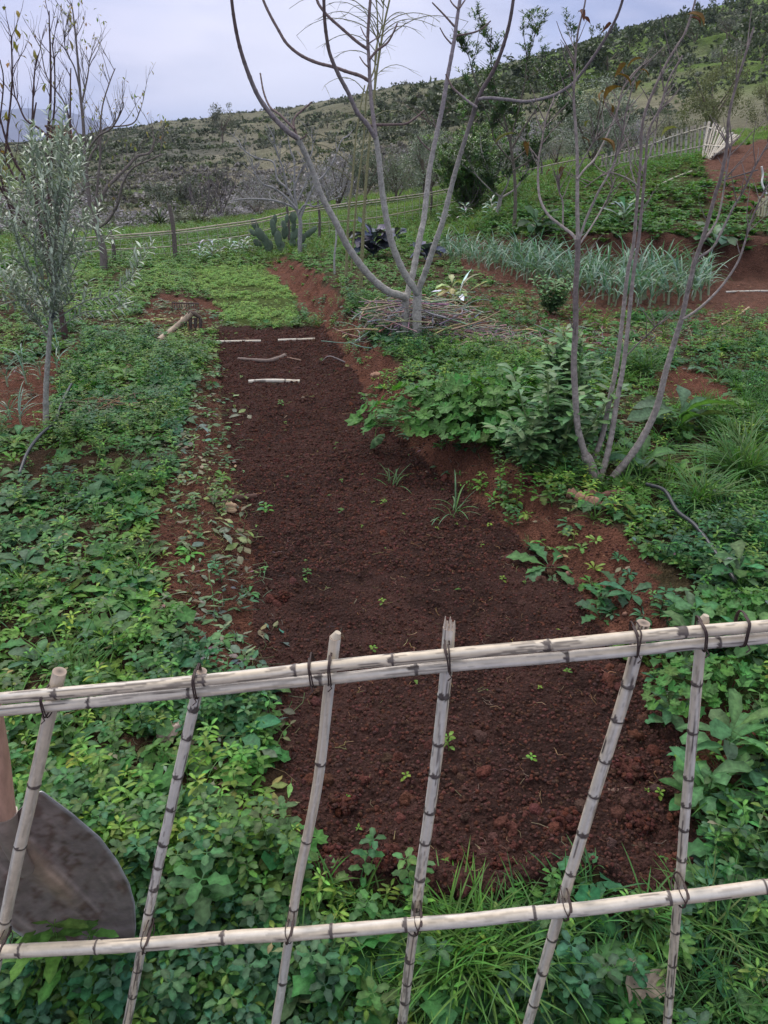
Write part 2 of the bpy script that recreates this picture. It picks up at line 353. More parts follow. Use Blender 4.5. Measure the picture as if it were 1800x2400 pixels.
def groundmat():
    m, nt, b, o = newmat('earth'); c = colattr(nt); co = objco(nt)
    n1 = noise(nt, co, 14, 6, .65); n2 = noise(nt, co, 110, 5, .7); vo = nt.nodes.new('ShaderNodeTexVoronoi'); vo.inputs['Scale'].default_value = 75; nt.links.new(co, vo.inputs['Vector'])
    v = ramp(nt, n1, [(.3, .68), (.7, 1.32)]); v2 = ramp(nt, n2, [(.32, .5), (.70, 1.5)])
    c2 = mixc(nt, 1.0, mixc(nt, 1.0, c, v, 'MULTIPLY'), v2, 'MULTIPLY')
    # small pale grit
    vg = nt.nodes.new('ShaderNodeTexVoronoi'); vg.inputs['Scale'].default_value = 42; nt.links.new(co, vg.inputs['Vector'])
    gr = ramp(nt, vg.outputs['Distance'], [(.07, 1.0), (.10, 0.0)]); wn = nt.nodes.new('ShaderNodeSeparateColor'); nt.links.new(vg.outputs['Color'], wn.inputs[0])
    sel = mth(nt, 'GREATER_THAN', wn.outputs[0], .86); c3 = mixc(nt, mth(nt, 'MULTIPLY', mth(nt, 'MULTIPLY', gr, sel), .5), c2, (.34, .22, .17))
    nt.links.new(c3, b.inputs['Base Color']); b.inputs['Roughness'].default_value = .95; b.inputs['Specular IOR Level'].default_value = .15
    hh = mth(nt, 'ADD', mth(nt, 'MULTIPLY', n2, 1.0), mth(nt, 'MULTIPLY', vo.outputs['Distance'], -.9)); hh = mth(nt, 'ADD', hh, mth(nt, 'MULTIPLY', n1, .8))
    bump(nt, b, hh, 1.0, .03); return m
M_earth = groundmat()
def hillmat():
    m, nt, b, o = newmat('hillside_earth'); c = colattr(nt); co = objco(nt)
    n1 = noise(nt, co, .35, 6, .65); n2 = noise(nt, co, 2.5, 5, .7)
    c2 = mixc(nt, 1.0, mixc(nt, 1.0, c, ramp(nt, n1, [(.3, .75), (.7, 1.25)]), 'MULTIPLY'), ramp(nt, n2, [(.35, .75), (.7, 1.3)]), 'MULTIPLY')
    n3 = noise(nt, co, 1.1, 7, .75); c3 = mixc(nt, ramp(nt, n3, [(.62, 0.0), (.70, .45)]), c2, (.30, .25, .19))
    nt.links.new(c3, b.inputs['Base Color']); b.inputs['Roughness'].default_value = .95; b.inputs['Specular IOR Level'].default_value = .1; bump(nt, b, n2, .8, .25); return m
M_hill = hillmat()
# ------------------------------------------------------------------ site plan (zones surveyed from the photograph)
Z_left_soil = [(-400, 880), (0, 870), (120, 820), (190, 795), (190, 822), (160, 845), (125, 915), (112, 1010), (0, 1008), (-400, 1020)]
Z_rake = [(318, 752), (383, 690), (470, 700), (540, 724), (506, 757), (470, 775), (400, 760)]
Z_seed = [(440, 632), (618, 622), (700, 705), (694, 764), (521, 764), (505, 705)]
Z_lstrip = [(500, 820), (545, 930), (560, 1030), (610, 1280), (640, 1497), (665, 1620), (520, 1580), (410, 1420), (350, 1290), (350, 1180), (425, 1070), (450, 930)]
Z_rb1 = [(760, 765), (800, 790), (900, 812), (935, 880), (850, 950), (800, 868)]
Z_rb2 = [(1000, 1110), (1060, 1085), (1180, 1085), (1270, 1180), (1310, 1300), (1350, 1280), (1420, 1300), (1560, 1370), (1500, 1450), (1400, 1500), (1250, 1360), (1120, 1240)]
Z_rb3 = [(620, 625), (660, 640), (700, 690), (760, 740), (790, 770), (740, 770), (690, 705), (640, 650)]
Z_mulch = [(1030, 670), (1190, 670), (1420, 740), (1500, 750), (1800, 690), (2200, 690), (2200, 800), (1800, 790), (1500, 830), (1280, 850), (1100, 800), (930, 790), (950, 740)]
Z_soil2 = [(1520, 868), (1600, 858), (1730, 900), (1700, 940), (1560, 932)]
Z_mound = [(1650, 380), (1690, 345), (1800, 325), (2300, 300), (2300, 540), (1800, 490), (1740, 510), (1660, 470)]
Z_bare3 = [(1390, 1250), (1500, 1290), (1560, 1350), (1400, 1340)]
RT = [(-400, 580), (100, 556), (394, 536), (600, 509), (735, 480), (829, 466), (1005, 443), (1113, 420), (1269, 384), (1404, 355), (1510, 330), (1900, 290)]
def railtop(px): return np.interp(px, [q[0] for q in RT], [q[1] for q in RT])
def zones(X, Y, Z=None):
    """returns dict of 0..1 masks"""
    Z = groundh(X, Y, False) if Z is None else Z
    px, py = proj(X, Y, Z)
    j = 22 * (vnoise(X * 3.1, Y * 3.1, 21) - .5) + 14 * (vnoise(X * 9, Y * 9, 22) - .5)
    px = px + j; py = py + j * .5
    dR = X - bedR(Y); dL = bedL(Y) - X
    z = {}
    near = Y < 1.33 + .10 * (vnoise(X * 6, Y * 0 + 3) - .5)
    z['bed'] = (dR < .06) & (dL < .03) & (Y < 8.0 + .15 * vnoise(X * 7, Y * 0)) & ~near
    z['seed'] = inpoly(px, py, Z_seed) & ~z['bed'] & (Y > 7.5)
    z['bankR'] = (dR > -.03) & (dR < .20 + .15 * vnoise(X * 3, Y * 3, 5)) & (Y > 1.7) & (Y < 13)
    z['soil'] = inpoly(px, py, Z_left_soil) | inpoly(px, py, Z_soil2) | inpoly(px, py, Z_rb1) | inpoly(px, py, Z_rb2) | inpoly(px, py, Z_rb3) | inpoly(px, py, Z_bare3)
    z['rake'] = inpoly(px, py, Z_rake); z['lstrip'] = inpoly(px, py, Z_lstrip); z['mulch'] = inpoly(px, py, Z_mulch) & (Y > 4)
    z['mound'] = inpoly(px, py, Z_mound) & (Y > 9)
    by = Y - bankY(X); z['bank'] = (by > -.12) & (by < .55) & (X > bk[0, 0] - .4) & (bankamp(X) > .05)
    z['leekbed'] = (by <= -.12) & (by > -2.6) & (X > 1.0) & (Y > 7.4)
    return z
def ground_mesh(rows, U, wide, name, mat, colf):
    Yg, Ug = np.meshgrid(rows, U, indexing='ij'); Xg = Ug * (np.maximum(Yg, 0) + wide)
    H = np.zeros_like(Xg)
    for i in range(0, len(rows), 100): H[i:i+100] = groundh(Xg[i:i+100], Yg[i:i+100])
    nr, nc = Xg.shape; V = np.stack([Xg, Yg, H], -1).reshape(-1, 3)
    i = np.arange(nr - 1)[:, None] * nc; j = np.arange(nc - 1)[None]; Q = np.stack([i + j, i + j + 1, i + nc + j + 1, i + nc + j], -1).reshape(-1, 4)
    g = Geo(); g.add(V, Q, None, colf(V[:, 0], V[:, 1], V[:, 2])); o = obj(name, g, mat, kind='structure'); return o
def garden_col(X, Y, Z):
    c = np.zeros((len(X), 3)); n1 = fbm(X * 1.7, Y * 1.7, 4, 90); n2 = fbm(X * 8, Y * 8, 3, 95)
    c[:] = np.array([.085, .050, .030])
    gr = sstep(.42, .6, n1 + .25 * (n2 - .5))[:, None]; c = c * (1 - .35 * gr) + np.array([.05, .062, .022]) * .35 * gr
    f = sstep(9, 20, Y)[:, None]; c = c * (1 - f * .9) + np.array([.075, .15, .026]) * f * .9
    px_, py_ = proj(X, Y, Z); bh = sstep(2, -10, py_ - railtop(px_))[:, None] * (Y > 12)[:, None]; c = c * (1 - bh) + np.array([.11, .095, .075]) * bh
    z = zones(X, Y, Z)
    red = np.array([.165, .068, .045]) * (0.8 + .4 * n2)[:, None]; red2 = np.array([.165, .078, .056]) * (0.75 + .5 * n1)[:, None]
    for k in ('soil', 'bankR', 'rake', 'lstrip'): c = np.where(z[k][:, None], red * (.8 if k in ('lstrip', 'rake') else 1), c)
    for k in ('mulch', 'bank', 'mound', 'leekbed'): c = np.where(z[k][:, None], red2 * (.8 if k in ('bank',) else 1), c)
    c = np.where(z['seed'][:, None], np.array([.085, .12, .03]) * (.8 + .4 * n2)[:, None], c)
    mo = sstep(.4, .62, fbm(X * 4, Y * 4, 3, 99))[:, None]
    c = np.where(z['bed'][:, None], np.array([.072, .0335, .028]) * (.78 + .44 * n2)[:, None] * (1 - .38 * mo), c)
    return c
def hill_col(X, Y, Z):
    u = X / np.maximum(Y, 1); n1 = fbm(X / 9, Y / 9, 5, 120); n2 = fbm(X / 2.5, Y / 2.5, 4, 130)
    olive = np.array([.11, .108, .072]); green = np.array([.085, .135, .030]); tan = np.array([.20, .17, .125]); dark = np.array([.095, .095, .08])
    px, py = proj(X, Y, Z)
    w_t = .6 * np.exp(-((px - 640) / 260) ** 2 - ((py - 385) / 75) ** 2) + .5 * np.exp(-((px - 1560) / 170) ** 2 - ((py - 200) / 50) ** 2)
    w_g = sstep(900, 1300, px) * sstep(250, 160, py) + .8 * sstep(250, 0, px) * sstep(330, 380, py) * sstep(480, 420, py) + .9 * np.exp(-((px - 320) / 70) ** 2 - ((py - 470) / 30) ** 2)
    w_d = np.exp(-((px - 350) / 260) ** 2 - ((py - 350) / 50) ** 2)
    c = np.ones((len(X), 1)) * olive
    for w_, k in ((w_t, tan), (w_g, green), (w_d, dark)):
        a = np.clip(w_ * 1.2 * sstep(.3, .6, n1 + .15), 0, 1)[:, None]; c = c * (1 - a) + k * a
    c = c * (.7 + .6 * n2)[:, None]
    nearf = sstep(36, 27, Y)[:, None]; c = c * (1 - nearf) + np.array([.11, .10, .07]) * nearf
    return c
U1 = np.concatenate([np.linspace(-2.6, -.62, 70, endpoint=False), np.linspace(-.62, .62, 560), np.linspace(.62, 2.6, 71)[1:]])
rowsA = np.concatenate([np.linspace(-4, .7, 40, endpoint=False), np.geomspace(.7, 27, 900)])
ground_mesh(rowsA, U1, 1.4, 'garden_ground', M_earth, garden_col)
U2 = np.linspace(-2.2, 2.2, 420)
ground_mesh(np.concatenate([[26.6], np.geomspace(27.2, 230, 300)]), U2, 1.4, 'hillside', M_hill, hill_col)
# valley floor reaching the horizon, under the foot of the far mountains
g = Geo(); xs = np.linspace(-6000, 6000, 40); ys = np.geomspace(120, 7000, 40); XX, YY = np.meshgrid(xs, ys); V = np.stack([XX, YY, -14 - 0 * XX + 0*YY], -1).reshape(-1, 3)
i = np.arange(39)[:, None] * 40; j = np.arange(39)[None]; g.add(V, np.stack([i + j, i + j + 1, i + 41 + j, i + 40 + j], -1).reshape(-1, 4), None, (.07, .09, .04)); obj('valley_floor', g, M_hill, kind='structure')
def mountains():
    g = Geo(); us = np.linspace(-1.3, 0.3, 160); D = 3000
    prof = np.interp(us, [uof(q, 300) for q in (-1500, -900, -400, -150, 0, 60, 160, 220, 265, 330, 420)], [.016, .02, .03, .036, .0355, .038, .035, .028, .016, .004, -.01]) 
    V = []
    for k, t in enumerate(np.linspace(0, 1, 24)):
        Yr = D + 900 * t; hh = (-20) * (1 - t) + (CAMZ + prof * (D + 900)) * t ** .8
        xs = us * Yr; hh = hh + 45 * (fbm(xs / 260, us * 0 + Yr / 260, 4, 200) - .5) * t * (1 - t) * 2.5 + 5 * (vnoise(xs / 60, us * 0 + k) - .5) * t
        V.append(np.stack([xs, us * 0 + Yr, hh], -1))
    for t in (1, 2): V.append(np.stack([us * (3900 + 500 * t), us * 0 + 3900 + 500 * t, (CAMZ + prof * 3900) * (1 - .45 * t)], -1))
    n = len(V); V = np.array(V).reshape(-1, 3); i = np.arange(n - 1)[:, None] * 160; j = np.arange(159)[None]
    g.add(V, np.stack([i + j, i + j + 1, i + 161 + j, i + 160 + j], -1).reshape(-1, 4), None, (.10, .085, .11)); obj('far_mountains', g, M_hill, kind='structure')
mountains()

# ------------------------------------------------------------------ weed prototypes
def rgbv(c, k): return tuple(v * (1 + random.uniform(-k, k)) for v in c)
LG = (.082, .165, .036); LB = (.058, .128, .048); LY = (.135, .235, .048); LGR = (.14, .185, .085)
def rosette(nl, L, W, a0, a1, col, n=5, serr=.15, pet=.25, fold=.3):
    g = Geo(); y0 = random.uniform(0, 6)
    for k in range(nl):
        s = random.uniform(.6, 1.1); q = leaf(L * s, W * s, n, a0 + random.uniform(-.3, .3), a1 + random.uniform(-.3, .3), fold, .6, serr, L * pet * s, rgbv(col, .18), twist=random.uniform(-.4, .4))
        g.join(q, rotz(y0 + k * 2.4 + random.uniform(-.3, .3)), (0, 0, random.uniform(0, .01)))
    return g
def upright(h, nn, L, W, col, serr=.15, stem=True):
    g = Geo(); lean = random.uniform(-.25, .25); la = random.uniform(0, 6); 
    sp = [np.array([math.cos(la) * lean * h * t * t, math.sin(la) * lean * h * t * t, h * t]) for t in np.linspace(0, 1, nn + 1)]
    if stem: tube(g, sp, np.linspace(.0022, .001, nn + 1), 3, tuple(v * 1.3 for v in col), cap=False)
    for k in range(1, nn + 1):
        s = .6 + .5 * math.sin(k / nn * 2.6); y0 = k * 1.57 + random.uniform(-.3, .3)
        for m in range(2 if k < nn else 4):
            q = leaf(L * s, W * s, 5, random.uniform(.1, .7), random.uniform(-.6, 0), .3, .42, serr, L * .2, rgbv(col, .2)); g.join(q, rotz(y0 + m * (math.pi if k < nn else 1.57)), sp[k])
    return g
def bladetuft(nb, L, W, col, spread=.9, n=5):
    g = Geo()
    for k in range(nb):
        s = random.uniform(.5, 1.1); a = random.uniform(.5, 1.45); q = leaf(L * s, W, n, a, a - random.uniform(.5, 1.6), .5, .3, 0, 0, rgbv(col, .2), rib=1.15, twist=random.uniform(-.5, .5))
        g.join(q, rotz(random.uniform(0, 6.28)), (random.uniform(-.01, .01) * spread, random.uniform(-.01, .01) * spread, 0))
    return g
def mallow(nl, R, col):
    g = Geo()
    for k in range(nl):
        y = k * 2.4 + random.uniform(-.4, .4); d = random.uniform(.3, 1.0) * R * 2.2; h = random.uniform(.5, 1.6) * R; s = random.uniform(.6, 1.1)
        tube(g, [np.zeros(3), np.array([math.cos(y) * d * .5, math.sin(y) * d * .5, h * .8]), np.array([math.cos(y) * d, math.sin(y) * d, h])], .0016, 3, tuple(v * 1.5 for v in col), cap=False)
        q = roundleaf(R * s, random.choice([5, 6, 7]), .2, .13, rgbv(col, .18)); M = rotz(y) @ roty(random.uniform(0, .6)) @ rotx(random.uniform(-.3, .3)); g.join(q, M, (math.cos(y) * d, math.sin(y) * d, h))
    return g
def flatjunk(nl, L, W, col):      # cut, wilting leaves lying about
    g = Geo()
    for k in range(nl):
        q = leaf(L * random.uniform(.5, 1.1), W * random.uniform(.5, 1.1), 4, random.uniform(-.1, .35), random.uniform(-.5, .1), random.uniform(-.2, .3), .5, .15, L * .3, rgbv(col, .3), twist=random.uniform(-.8, .8))
        g.join(q, rotz(random.uniform(0, 6.28)), (random.gauss(0, L * .6), random.gauss(0, L * .6), random.uniform(0.004, .02)))
    return g
def stalks(n, L, col):
    g = Geo()
    for k in range(n):
        a = random.uniform(0, 6.28); c = np.array([random.gauss(0, L * .4), random.gauss(0, L * .4), random.uniform(.002, .012)]); d = np.array([math.cos(a), math.sin(a), random.uniform(-.05, .1)]) * L * random.uniform(.3, 1)
        b = np.array([-d[1], d[0], 0]) * random.uniform(-.3, .3); tube(g, [c - d / 2, c + b, c + d / 2], .0011, 3, rgbv(col, .2), cap=False)
    return g
P_ros = [rosette(9, .066, .024, .75, -.5, LG) for _ in range(4)] + [rosette(8, .075, .032, .6, -.5, LB, 6, serr=.25) for _ in range(3)] + [rosette(9, .055, .018, .9, -.2, LY) for _ in range(2)]
P_big = [rosette(6, .12, .055, .7, -.5, LB, 8, .12) for _ in range(3)] + [rosette(7, .11, .04, .8, -.2, LG, 8, .3) for _ in range(3)]
P_up = [upright(.10, 6, .030, .017, LG) for _ in range(4)] + [upright(.13, 6, .036, .024, LB, .28) for _ in range(4)] + [upright(.10, 6, .034, .013, LY) for _ in range(3)]
P_mal = [mallow(6, .028, LG) for _ in range(3)] + [mallow(6, .038, LB) for _ in range(2)]
P_gr = [bladetuft(16, .15, .005, (.065, .145, .035)) for _ in range(3)] + [bladetuft(10, .10, .004, (.06, .13, .05)) for _ in range(2)]
P_junk = [flatjunk(7, .06, .028, LGR) for _ in range(4)] + [flatjunk(9, .045, .018, (.085, .125, .06)) for _ in range(3)]
P_stalk = [stalks(8, .12, (.16, .19, .09)) for _ in range(3)] + [stalks(6, .12, (.22, .15, .09)) for _ in range(2)]
P_tiny = [upright(.03, 2, .022, .014, LY, 0, False) for _ in range(3)] + [rosette(5, .02, .012, .5, -.3, LY, 2, 0) for _ in range(3)]
P_far = [rosette(9, .13, .06, 1.0, -.2, (1, 1, 1), 2, 0, 0, .2) for _ in range(4)] + [upright(.16, 3, .07, .04, (1, 1, 1), 0, False) for _ in range(3)]
P_fgr = [bladetuft(12, .16, .012, (1, 1, 1), 3, 2) for _ in range(4)]

def field(N_, xr, yr, keep, r=rng):
    """uniform random points over the plan, thinned by keep(X,Y,zones)"""
    X = r.uniform(*xr, N_); Y = r.uniform(*yr, N_); Z = groundh(X, Y); px, py = proj(X, Y, Z)
    ok = (px > -800) & (px < 2700) & (Y > .75); X, Y, Z, px, py = X[ok], Y[ok], Z[ok], px[ok], py[ok]
    p = keep(X, Y, zones(X, Y, Z), px, py); ok = r.random(len(X)) < p; return np.stack([X, Y, Z], -1)[ok]
def tints(n, k=.25, r=rng): b = 1 + (r.random(n) - .5) * 2 * k; t = np.ones((n, 3)) * b[:, None]; t[:, 0] *= 1 + (r.random(n) - .5) * .5; t[:, 2] *= 1 + (r.random(n) - .5) * .4; return t
def bare(z): return z['bed'] | z['seed'] | z['bank'] | z['mound'] | z['leekbed']
def patch(X, Y, s=1.2, seed=300): return fbm(X * s, Y * s, 3, seed)
def dens(X, Y, z, px, py):
    d = np.clip((patch(X, Y) - .30) * 5, .25, 1.0)
    for k, f in (('lstrip', .045), ('rake', .02), ('soil', .03), ('mulch', .14), ('bankR', .16)): d = np.where(z[k], f, d)
    d = d * np.where((Y < 1.42) & (X > -.25), .22, 1.0)
    d = np.where((px > 360) & (px < 490) & (py > 690) & (py < 815), d * .12, d)
    return np.where(bare(z), 0, d)
def leftzone(px, py): return px < 700
# the open weed carpet left and right of the bed
def put(protos, N_, xr, yr, keepf, s0, s1, k=.25, tilt=.35, g=None, mulp=1.0):
    g = g or Geo(); p = field(N_, xr, yr, keepf); n = len(p)
    pt = sstep(.38, .62, fbm(p[:, 0] * 1.9, p[:, 1] * 1.9, 3, 470))[:, None]; mulp = mulp * ((1 - pt) * np.array([.76, .90, 1.12]) + pt * np.array([1.06, 1.08, .95]))
    return scatter(g, protos, p, rng.random(n) * 6.283, s0 + (s1 - s0) * rng.random(n), tints(n, k) * mulp, rng.random(n) * tilt)
nearf = lambda X, Y: sstep(9.5, 7, Y)
g = put(P_ros, 38000, (-4, 4.5), (.8, 9), lambda X, Y, z, px, py: dens(X, Y, z, px, py) * nearf(X, Y) * .42, .5, 1.05)
put(P_up, 52000, (-4, 4.5), (.8, 9), lambda X, Y, z, px, py: dens(X, Y, z, px, py) * nearf(X, Y) * np.clip((patch(X, Y, 1.6, 320) - .38) * 6, .1, 1) * .6, .5, 1.1, g=g)
put(P_mal, 16000, (-4, 4.5), (.8, 9), lambda X, Y, z, px, py: dens(X, Y, z, px, py) * nearf(X, Y) * np.clip((patch(X, Y, 1.3, 340) - .45) * 6, .05, 1) * .6, .6, 1.1, g=g)
put(P_big, 6000, (-4, 4.5), (.8, 9), lambda X, Y, z, px, py: dens(X, Y, z, px, py) * nearf(X, Y) * np.clip((patch(X, Y, .9, 360) - .45) * 6, .06, 1) * np.where(py < 1050, .25, .5), .5, 1.05, g=g)
P_lob = [rosette(7, .10, .048, .8, -.5, (.062, .135, .052), 10, .45) for _ in range(3)] + [rosette(6, .085, .042, .6, -.6, (.09, .17, .05), 9, .4) for _ in range(3)]
P_wide = [flatjunk(3, .10, .055, (.085, .15, .075)) for _ in range(3)] + [rosette(4, .09, .06, .9, -.6, (.07, .14, .06), 7, .12) for _ in range(3)]
put(P_lob, 9000, (-4, 4.5), (.85, 9), lambda X, Y, z, px, py: dens(X, Y, z, px, py) * nearf(X, Y) * np.clip((patch(X, Y, 1.1, 381) - .4) * 6, .12, 1) * .5, .6, 1.25, g=g)
put(P_wide, 4000, (-4, 4.5), (.85, 7), lambda X, Y, z, px, py: dens(X, Y, z, px, py) * np.clip((patch(X, Y, 1.4, 391) - .4) * 6, .1, 1) * .4, .5, 1.1, g=g)
put([flatjunk(2, .05, .022, (.24, .16, .10)) for _ in range(3)] + [stalks(2, .12, (.30, .23, .15)) for _ in range(2)], 3000, (-4, 4.5), (.85, 8), lambda X, Y, z, px, py: np.where(bare(z), 0, .5), .6, 1.1, g=g)
obj('weeds', g, M_leaf, kind='stuff', label='dense carpet of green broad-leaved weeds either side of the dug bed', cat='weeds')
g = put(P_gr, 20000, (-4, 5), (.8, 9), lambda X, Y, z, px, py: dens(X, Y, z, px, py) * nearf(X, Y) * np.where(px > 1080, np.where((px > 1500) & (py > 880) & (py < 1250), 1.0, .35), .10), .6, 1.3)
put(P_gr, 3000, (-.2, 3), (.8, 1.45), lambda X, Y, z, px, py: np.where(bare(z), 0, .55), .5, 1.1, g=g)
obj('grass', g, M_grass, kind='stuff', label='long thin green grass blades growing among the weeds on the right', cat='grass')
P_wide2 = [flatjunk(4, .075, .034, (.13, .185, .10)) for _ in range(3)] + [stalks(5, .16, (.20, .26, .12)) for _ in range(2)] + [flatjunk(3, .05, .03, (.20, .15, .10))]
# wilted cuttings on the trodden strip
def jk(X, Y, z, px, py): return np.where(bare(z), 0, np.where(z['soil'], .05, np.where(z['lstrip'], .40, np.where((px < 700) & (px > 250) & (py > 700), .50, np.where(z['mulch'], .5, .12)))))
g = put(P_junk, 12000, (-3.5, 4.5), (.9, 9), jk, .6, 1.1, .35, .1)
put(P_wide2, 2600, (-2.6, .2), (1.3, 7), lambda X, Y, z, px, py: np.where(z['lstrip'], .3, np.where((px > 330) & (px < 700) & ~z['bed'] & (py < 1700), .35, 0)), .6, 1.1, .3, .1, g=g)
put(P_stalk, 9000, (-3.5, 4.5), (.9, 9), jk, .6, 1.1, .3, .1, g=g)
obj('cut_weeds', g, M_leaf, kind='stuff', label='flattened wilting weed cuttings strewn along the edge of the bed', cat='weeds')
def straggle():
    g = Geo(); L = random.uniform(.10, .2); a = random.uniform(.6, 1.3); p = [np.zeros(3)]
    for k in range(6): p.append(p[-1] + np.array([math.cos(a), random.uniform(-.15, .15), math.sin(a)]) * L / 6); a -= random.uniform(.1, .45)
    tube(g, p, [.0016] * 4 + [.001] * 3, 3, (.17, .25, .08), cap=False)
    for k in range(2, 7): g.join(leaf(.026, .013, 4, .3, -.4, .3, .45, .1, .008, rgbv(random.choice([LG, LY, LGR]), .2)), rotz(k * 2.4 + random.uniform(-.5, .5)), p[k])
    return g
g = put([straggle() for _ in range(9)], 14000, (-4, 4.5), (.85, 9), lambda X, Y, z, px, py: dens(X, Y, z, px, py) * nearf(X, Y) * .4, .6, 1.2, .35, .5)
obj('straggling_stems', g, M_leaf, kind='stuff', label='thin pale stems and small leaves straggling above the weed carpet', cat='weeds')
# small leaf scraps and seedlings on the dug soil
g = Geo()
def inb(X, Y, z, px, py): return np.where(z['bed'], 1.0, 0.0)
put([leaf(.03, .018, 3, .2, -.2, .3, .5, 0, .01, LG) for _ in range(3)] + P_tiny, 260, (-2, 1.4), (1.4, 8), inb, .4, .85, g=g, mulp=.75)
put([upright(.05, 3, .035, .02, LG)], 22, (-2, 1.4), (1.4, 8), inb, .5, 1.1, g=g)
obj('soil_seedlings', g, M_leaf, kind='stuff', label='tiny scattered green leaves and seedlings on the bare dug soil', cat='seedlings')
g = Geo(); put([stalks(2, .05, (.22, .13, .09)) for _ in range(4)], 1500, (-2, 1.4), (1.4, 8), inb, .4, 1.2, g=g, tilt=.05); 
put([stalks(3, .05, (.30, .24, .14)) for _ in range(3)], 120, (-2, 1.4), (1.4, 8), inb, .4, 1.0, g=g, tilt=.05)
obj('root_scraps', g, M_dry, kind='stuff', label='fine straw and root scraps lying on the dug brown soil', cat='straw')
# bright seedling bed
g = Geo(); p = field(52000, (-4.5, .2), (7.4, 15), lambda X, Y, z, px, py: np.where(z['seed'], .06 + .94 * sstep(.38, .6, patch(X, Y, 2.4, 400)), 0)); n = len(p)
scatter(g, P_tiny, p, rng.random(n) * 6.283, .6 + .7 * rng.random(n), tints(n, .3) * np.array([1.05, 1.05, 1.0]), rng.random(n) * .3)
obj('seedling_carpet', g, M_leaf, kind='stuff', label='carpet of tiny bright green seedlings at the far end of the bed', cat='seedlings')
g = Geo(); p = field(40000, (-6, 1), (6.8, 14), lambda X, Y, z, px, py: np.where(z['bed'] | z['seed'] | z['bankR'] | z['rake'] | ((px > 365) & (px < 500) & (py > 690) & (py < 800)), 0, np.where((px > 120) & (px < 560) & (py < 740) & (py > 585), .04 + .7 * sstep(.42, .62, patch(X, Y, 2.2, 410)), 0))); n = len(p)
scatter(g, P_tiny, p, rng.random(n) * 6.283, .9 + 1.1 * rng.random(n), tints(n, .25) * np.array([.95, .95, 1.0]), rng.random(n) * .4)
obj('short_green_cover', g, M_leaf, kind='stuff', label='short bright green cover on the path left of the seedling bed', cat='weeds')
# far garden greenery, row covers between 8 m and 27 m
g = Geo()
def fard(X, Y, z, px, py):
    d = np.where(bare(z) | z['rake'], 0, np.where(z['mulch'], .16, np.where(z['soil'] | z['bankR'], .12, np.clip((patch(X, Y, .8, 420) - .2) * 4, .3, 1))))
    return d * sstep(7, 9, Y)
p = field(60000, (-9, 13), (7.2, 27), lambda X, Y, z, px, py: fard(X, Y, z, px, py) * sstep(22, 14, Y)); n = len(p)
px, py = proj(*p.T); tn = tints(n, .22) * np.array([.075, .165, .042])
scatter(g, P_far, p, rng.random(n) * 6.283, (.28 + .5 * rng.random(n) ** 1.5) * np.where(p[:, 1] > 12, 1.1, .8), tn, rng.random(n) * .4)
obj('garden_greenery', g, M_leaf, kind='stuff', label='low green weeds and crops covering the far garden and terrace', cat='weeds')
g = Geo(); p = field(60000, (-14, 16), (12, 34), lambda X, Y, z, px, py: np.where(bare(z) | (py < railtop(px) - 4), 0, sstep(12, 15, Y) * np.where(px < 1000, 1, .6) * sstep(34, 28, Y))); n = len(p)
bri = .55 + .9 * fbm(p[:, 0] * .5, p[:, 1] * .5, 3, 444)
scatter(g, P_fgr, p, rng.random(n) * 6.283, .5 + .8 * rng.random(n), tints(n, .2) * np.array([.118, .182, .058]) * bri[:, None], rng.random(n) * .4)
obj('meadow_grass', g, M_grass, kind='stuff', label='bright green meadow grass beyond the far cane fence', cat='grass')
g = Geo(); p = field(4500, (1.2, 9), (9, 17), lambda X, Y, z, px, py: np.where((Y - bankY(X) > .25) & (Y - bankY(X) < 3.2) & (X > 1.5), .9, 0)); n = len(p)
scatter(g, P_far, p, rng.random(n) * 6.283, .6 + .6 * rng.random(n), tints(n, .22) * np.array([.075, .155, .050]), rng.random(n) * .5)
obj('terrace_cover', g, M_leaf, kind='stuff', label='bushy green cover spilling over the terrace edge above the leek row', cat='weeds')
# bottom-left / front strip big weeds close to the fence
g = put(P_big, 500, (-1.2, 1.6), (.8, 1.4), lambda X, Y, z, px, py: np.where(bare(z), 0, .30), .5, 1.0)
put(P_up, 3600, (-1.6, 1.6), (.8, 1.5), lambda X, Y, z, px, py: np.where(bare(z), 0, np.where(X < -.1, .7, .12)), .6, 1.1, g=g)
put(P_mal, 1400, (-1.6, 1.6), (.8, 1.4), lambda X, Y, z, px, py: np.where(bare(z), 0, np.where(X < -.1, .3, .12)), .5, .9, g=g)
put(P_lob, 500, (-1.6, 1.6), (.8, 1.45), lambda X, Y, z, px, py: np.where(bare(z), 0, .4), .7, 1.3, g=g)
obj('fence_foot_weeds', g, M_leaf, kind='stuff', label='leafy green weeds in the foreground at the foot of the cane fence', cat='weeds')

# ------------------------------------------------------------------ clods and stones
def lump(r, n=10, m=7, seed=0, amp=.3, sq=.75):
    g = Geo(); V = []; rs = np.random.default_rng(seed)
    th = np.linspace(0, math.pi, m); ph = np.arange(n) * 2 * math.pi / n
    for a in th:
        for b in ph:
            d = np.array([math.sin(a) * math.cos(b), math.sin(a) * math.sin(b), math.cos(a)])
            k = 1 + amp * (2 * fbm(d[0] * 1.6 + seed * 3.1 + 9, d[1] * 1.6 + d[2] * 1.9 + 7, 3, seed) - 1) + rs.uniform(-.05, .05) * (0 < a < math.pi - .01)
            V.append(d * r * k * np.array([1, .85, sq]))
    i = np.arange(m - 1)[:, None] * n; j = np.arange(n)[None]; j2 = (j + 1) % n
    return g.add(np.array(V), np.stack([i + j, i + n + j, i + n + j2, i + j2], -1).reshape(-1, 4), None, (1, 1, 1))
L_small = [lump(1, 6, 4, s, .35) for s in range(5)]; L_mid = [lump(1, 14, 9, 20 + s, .95) for s in range(6)]
g = Geo()
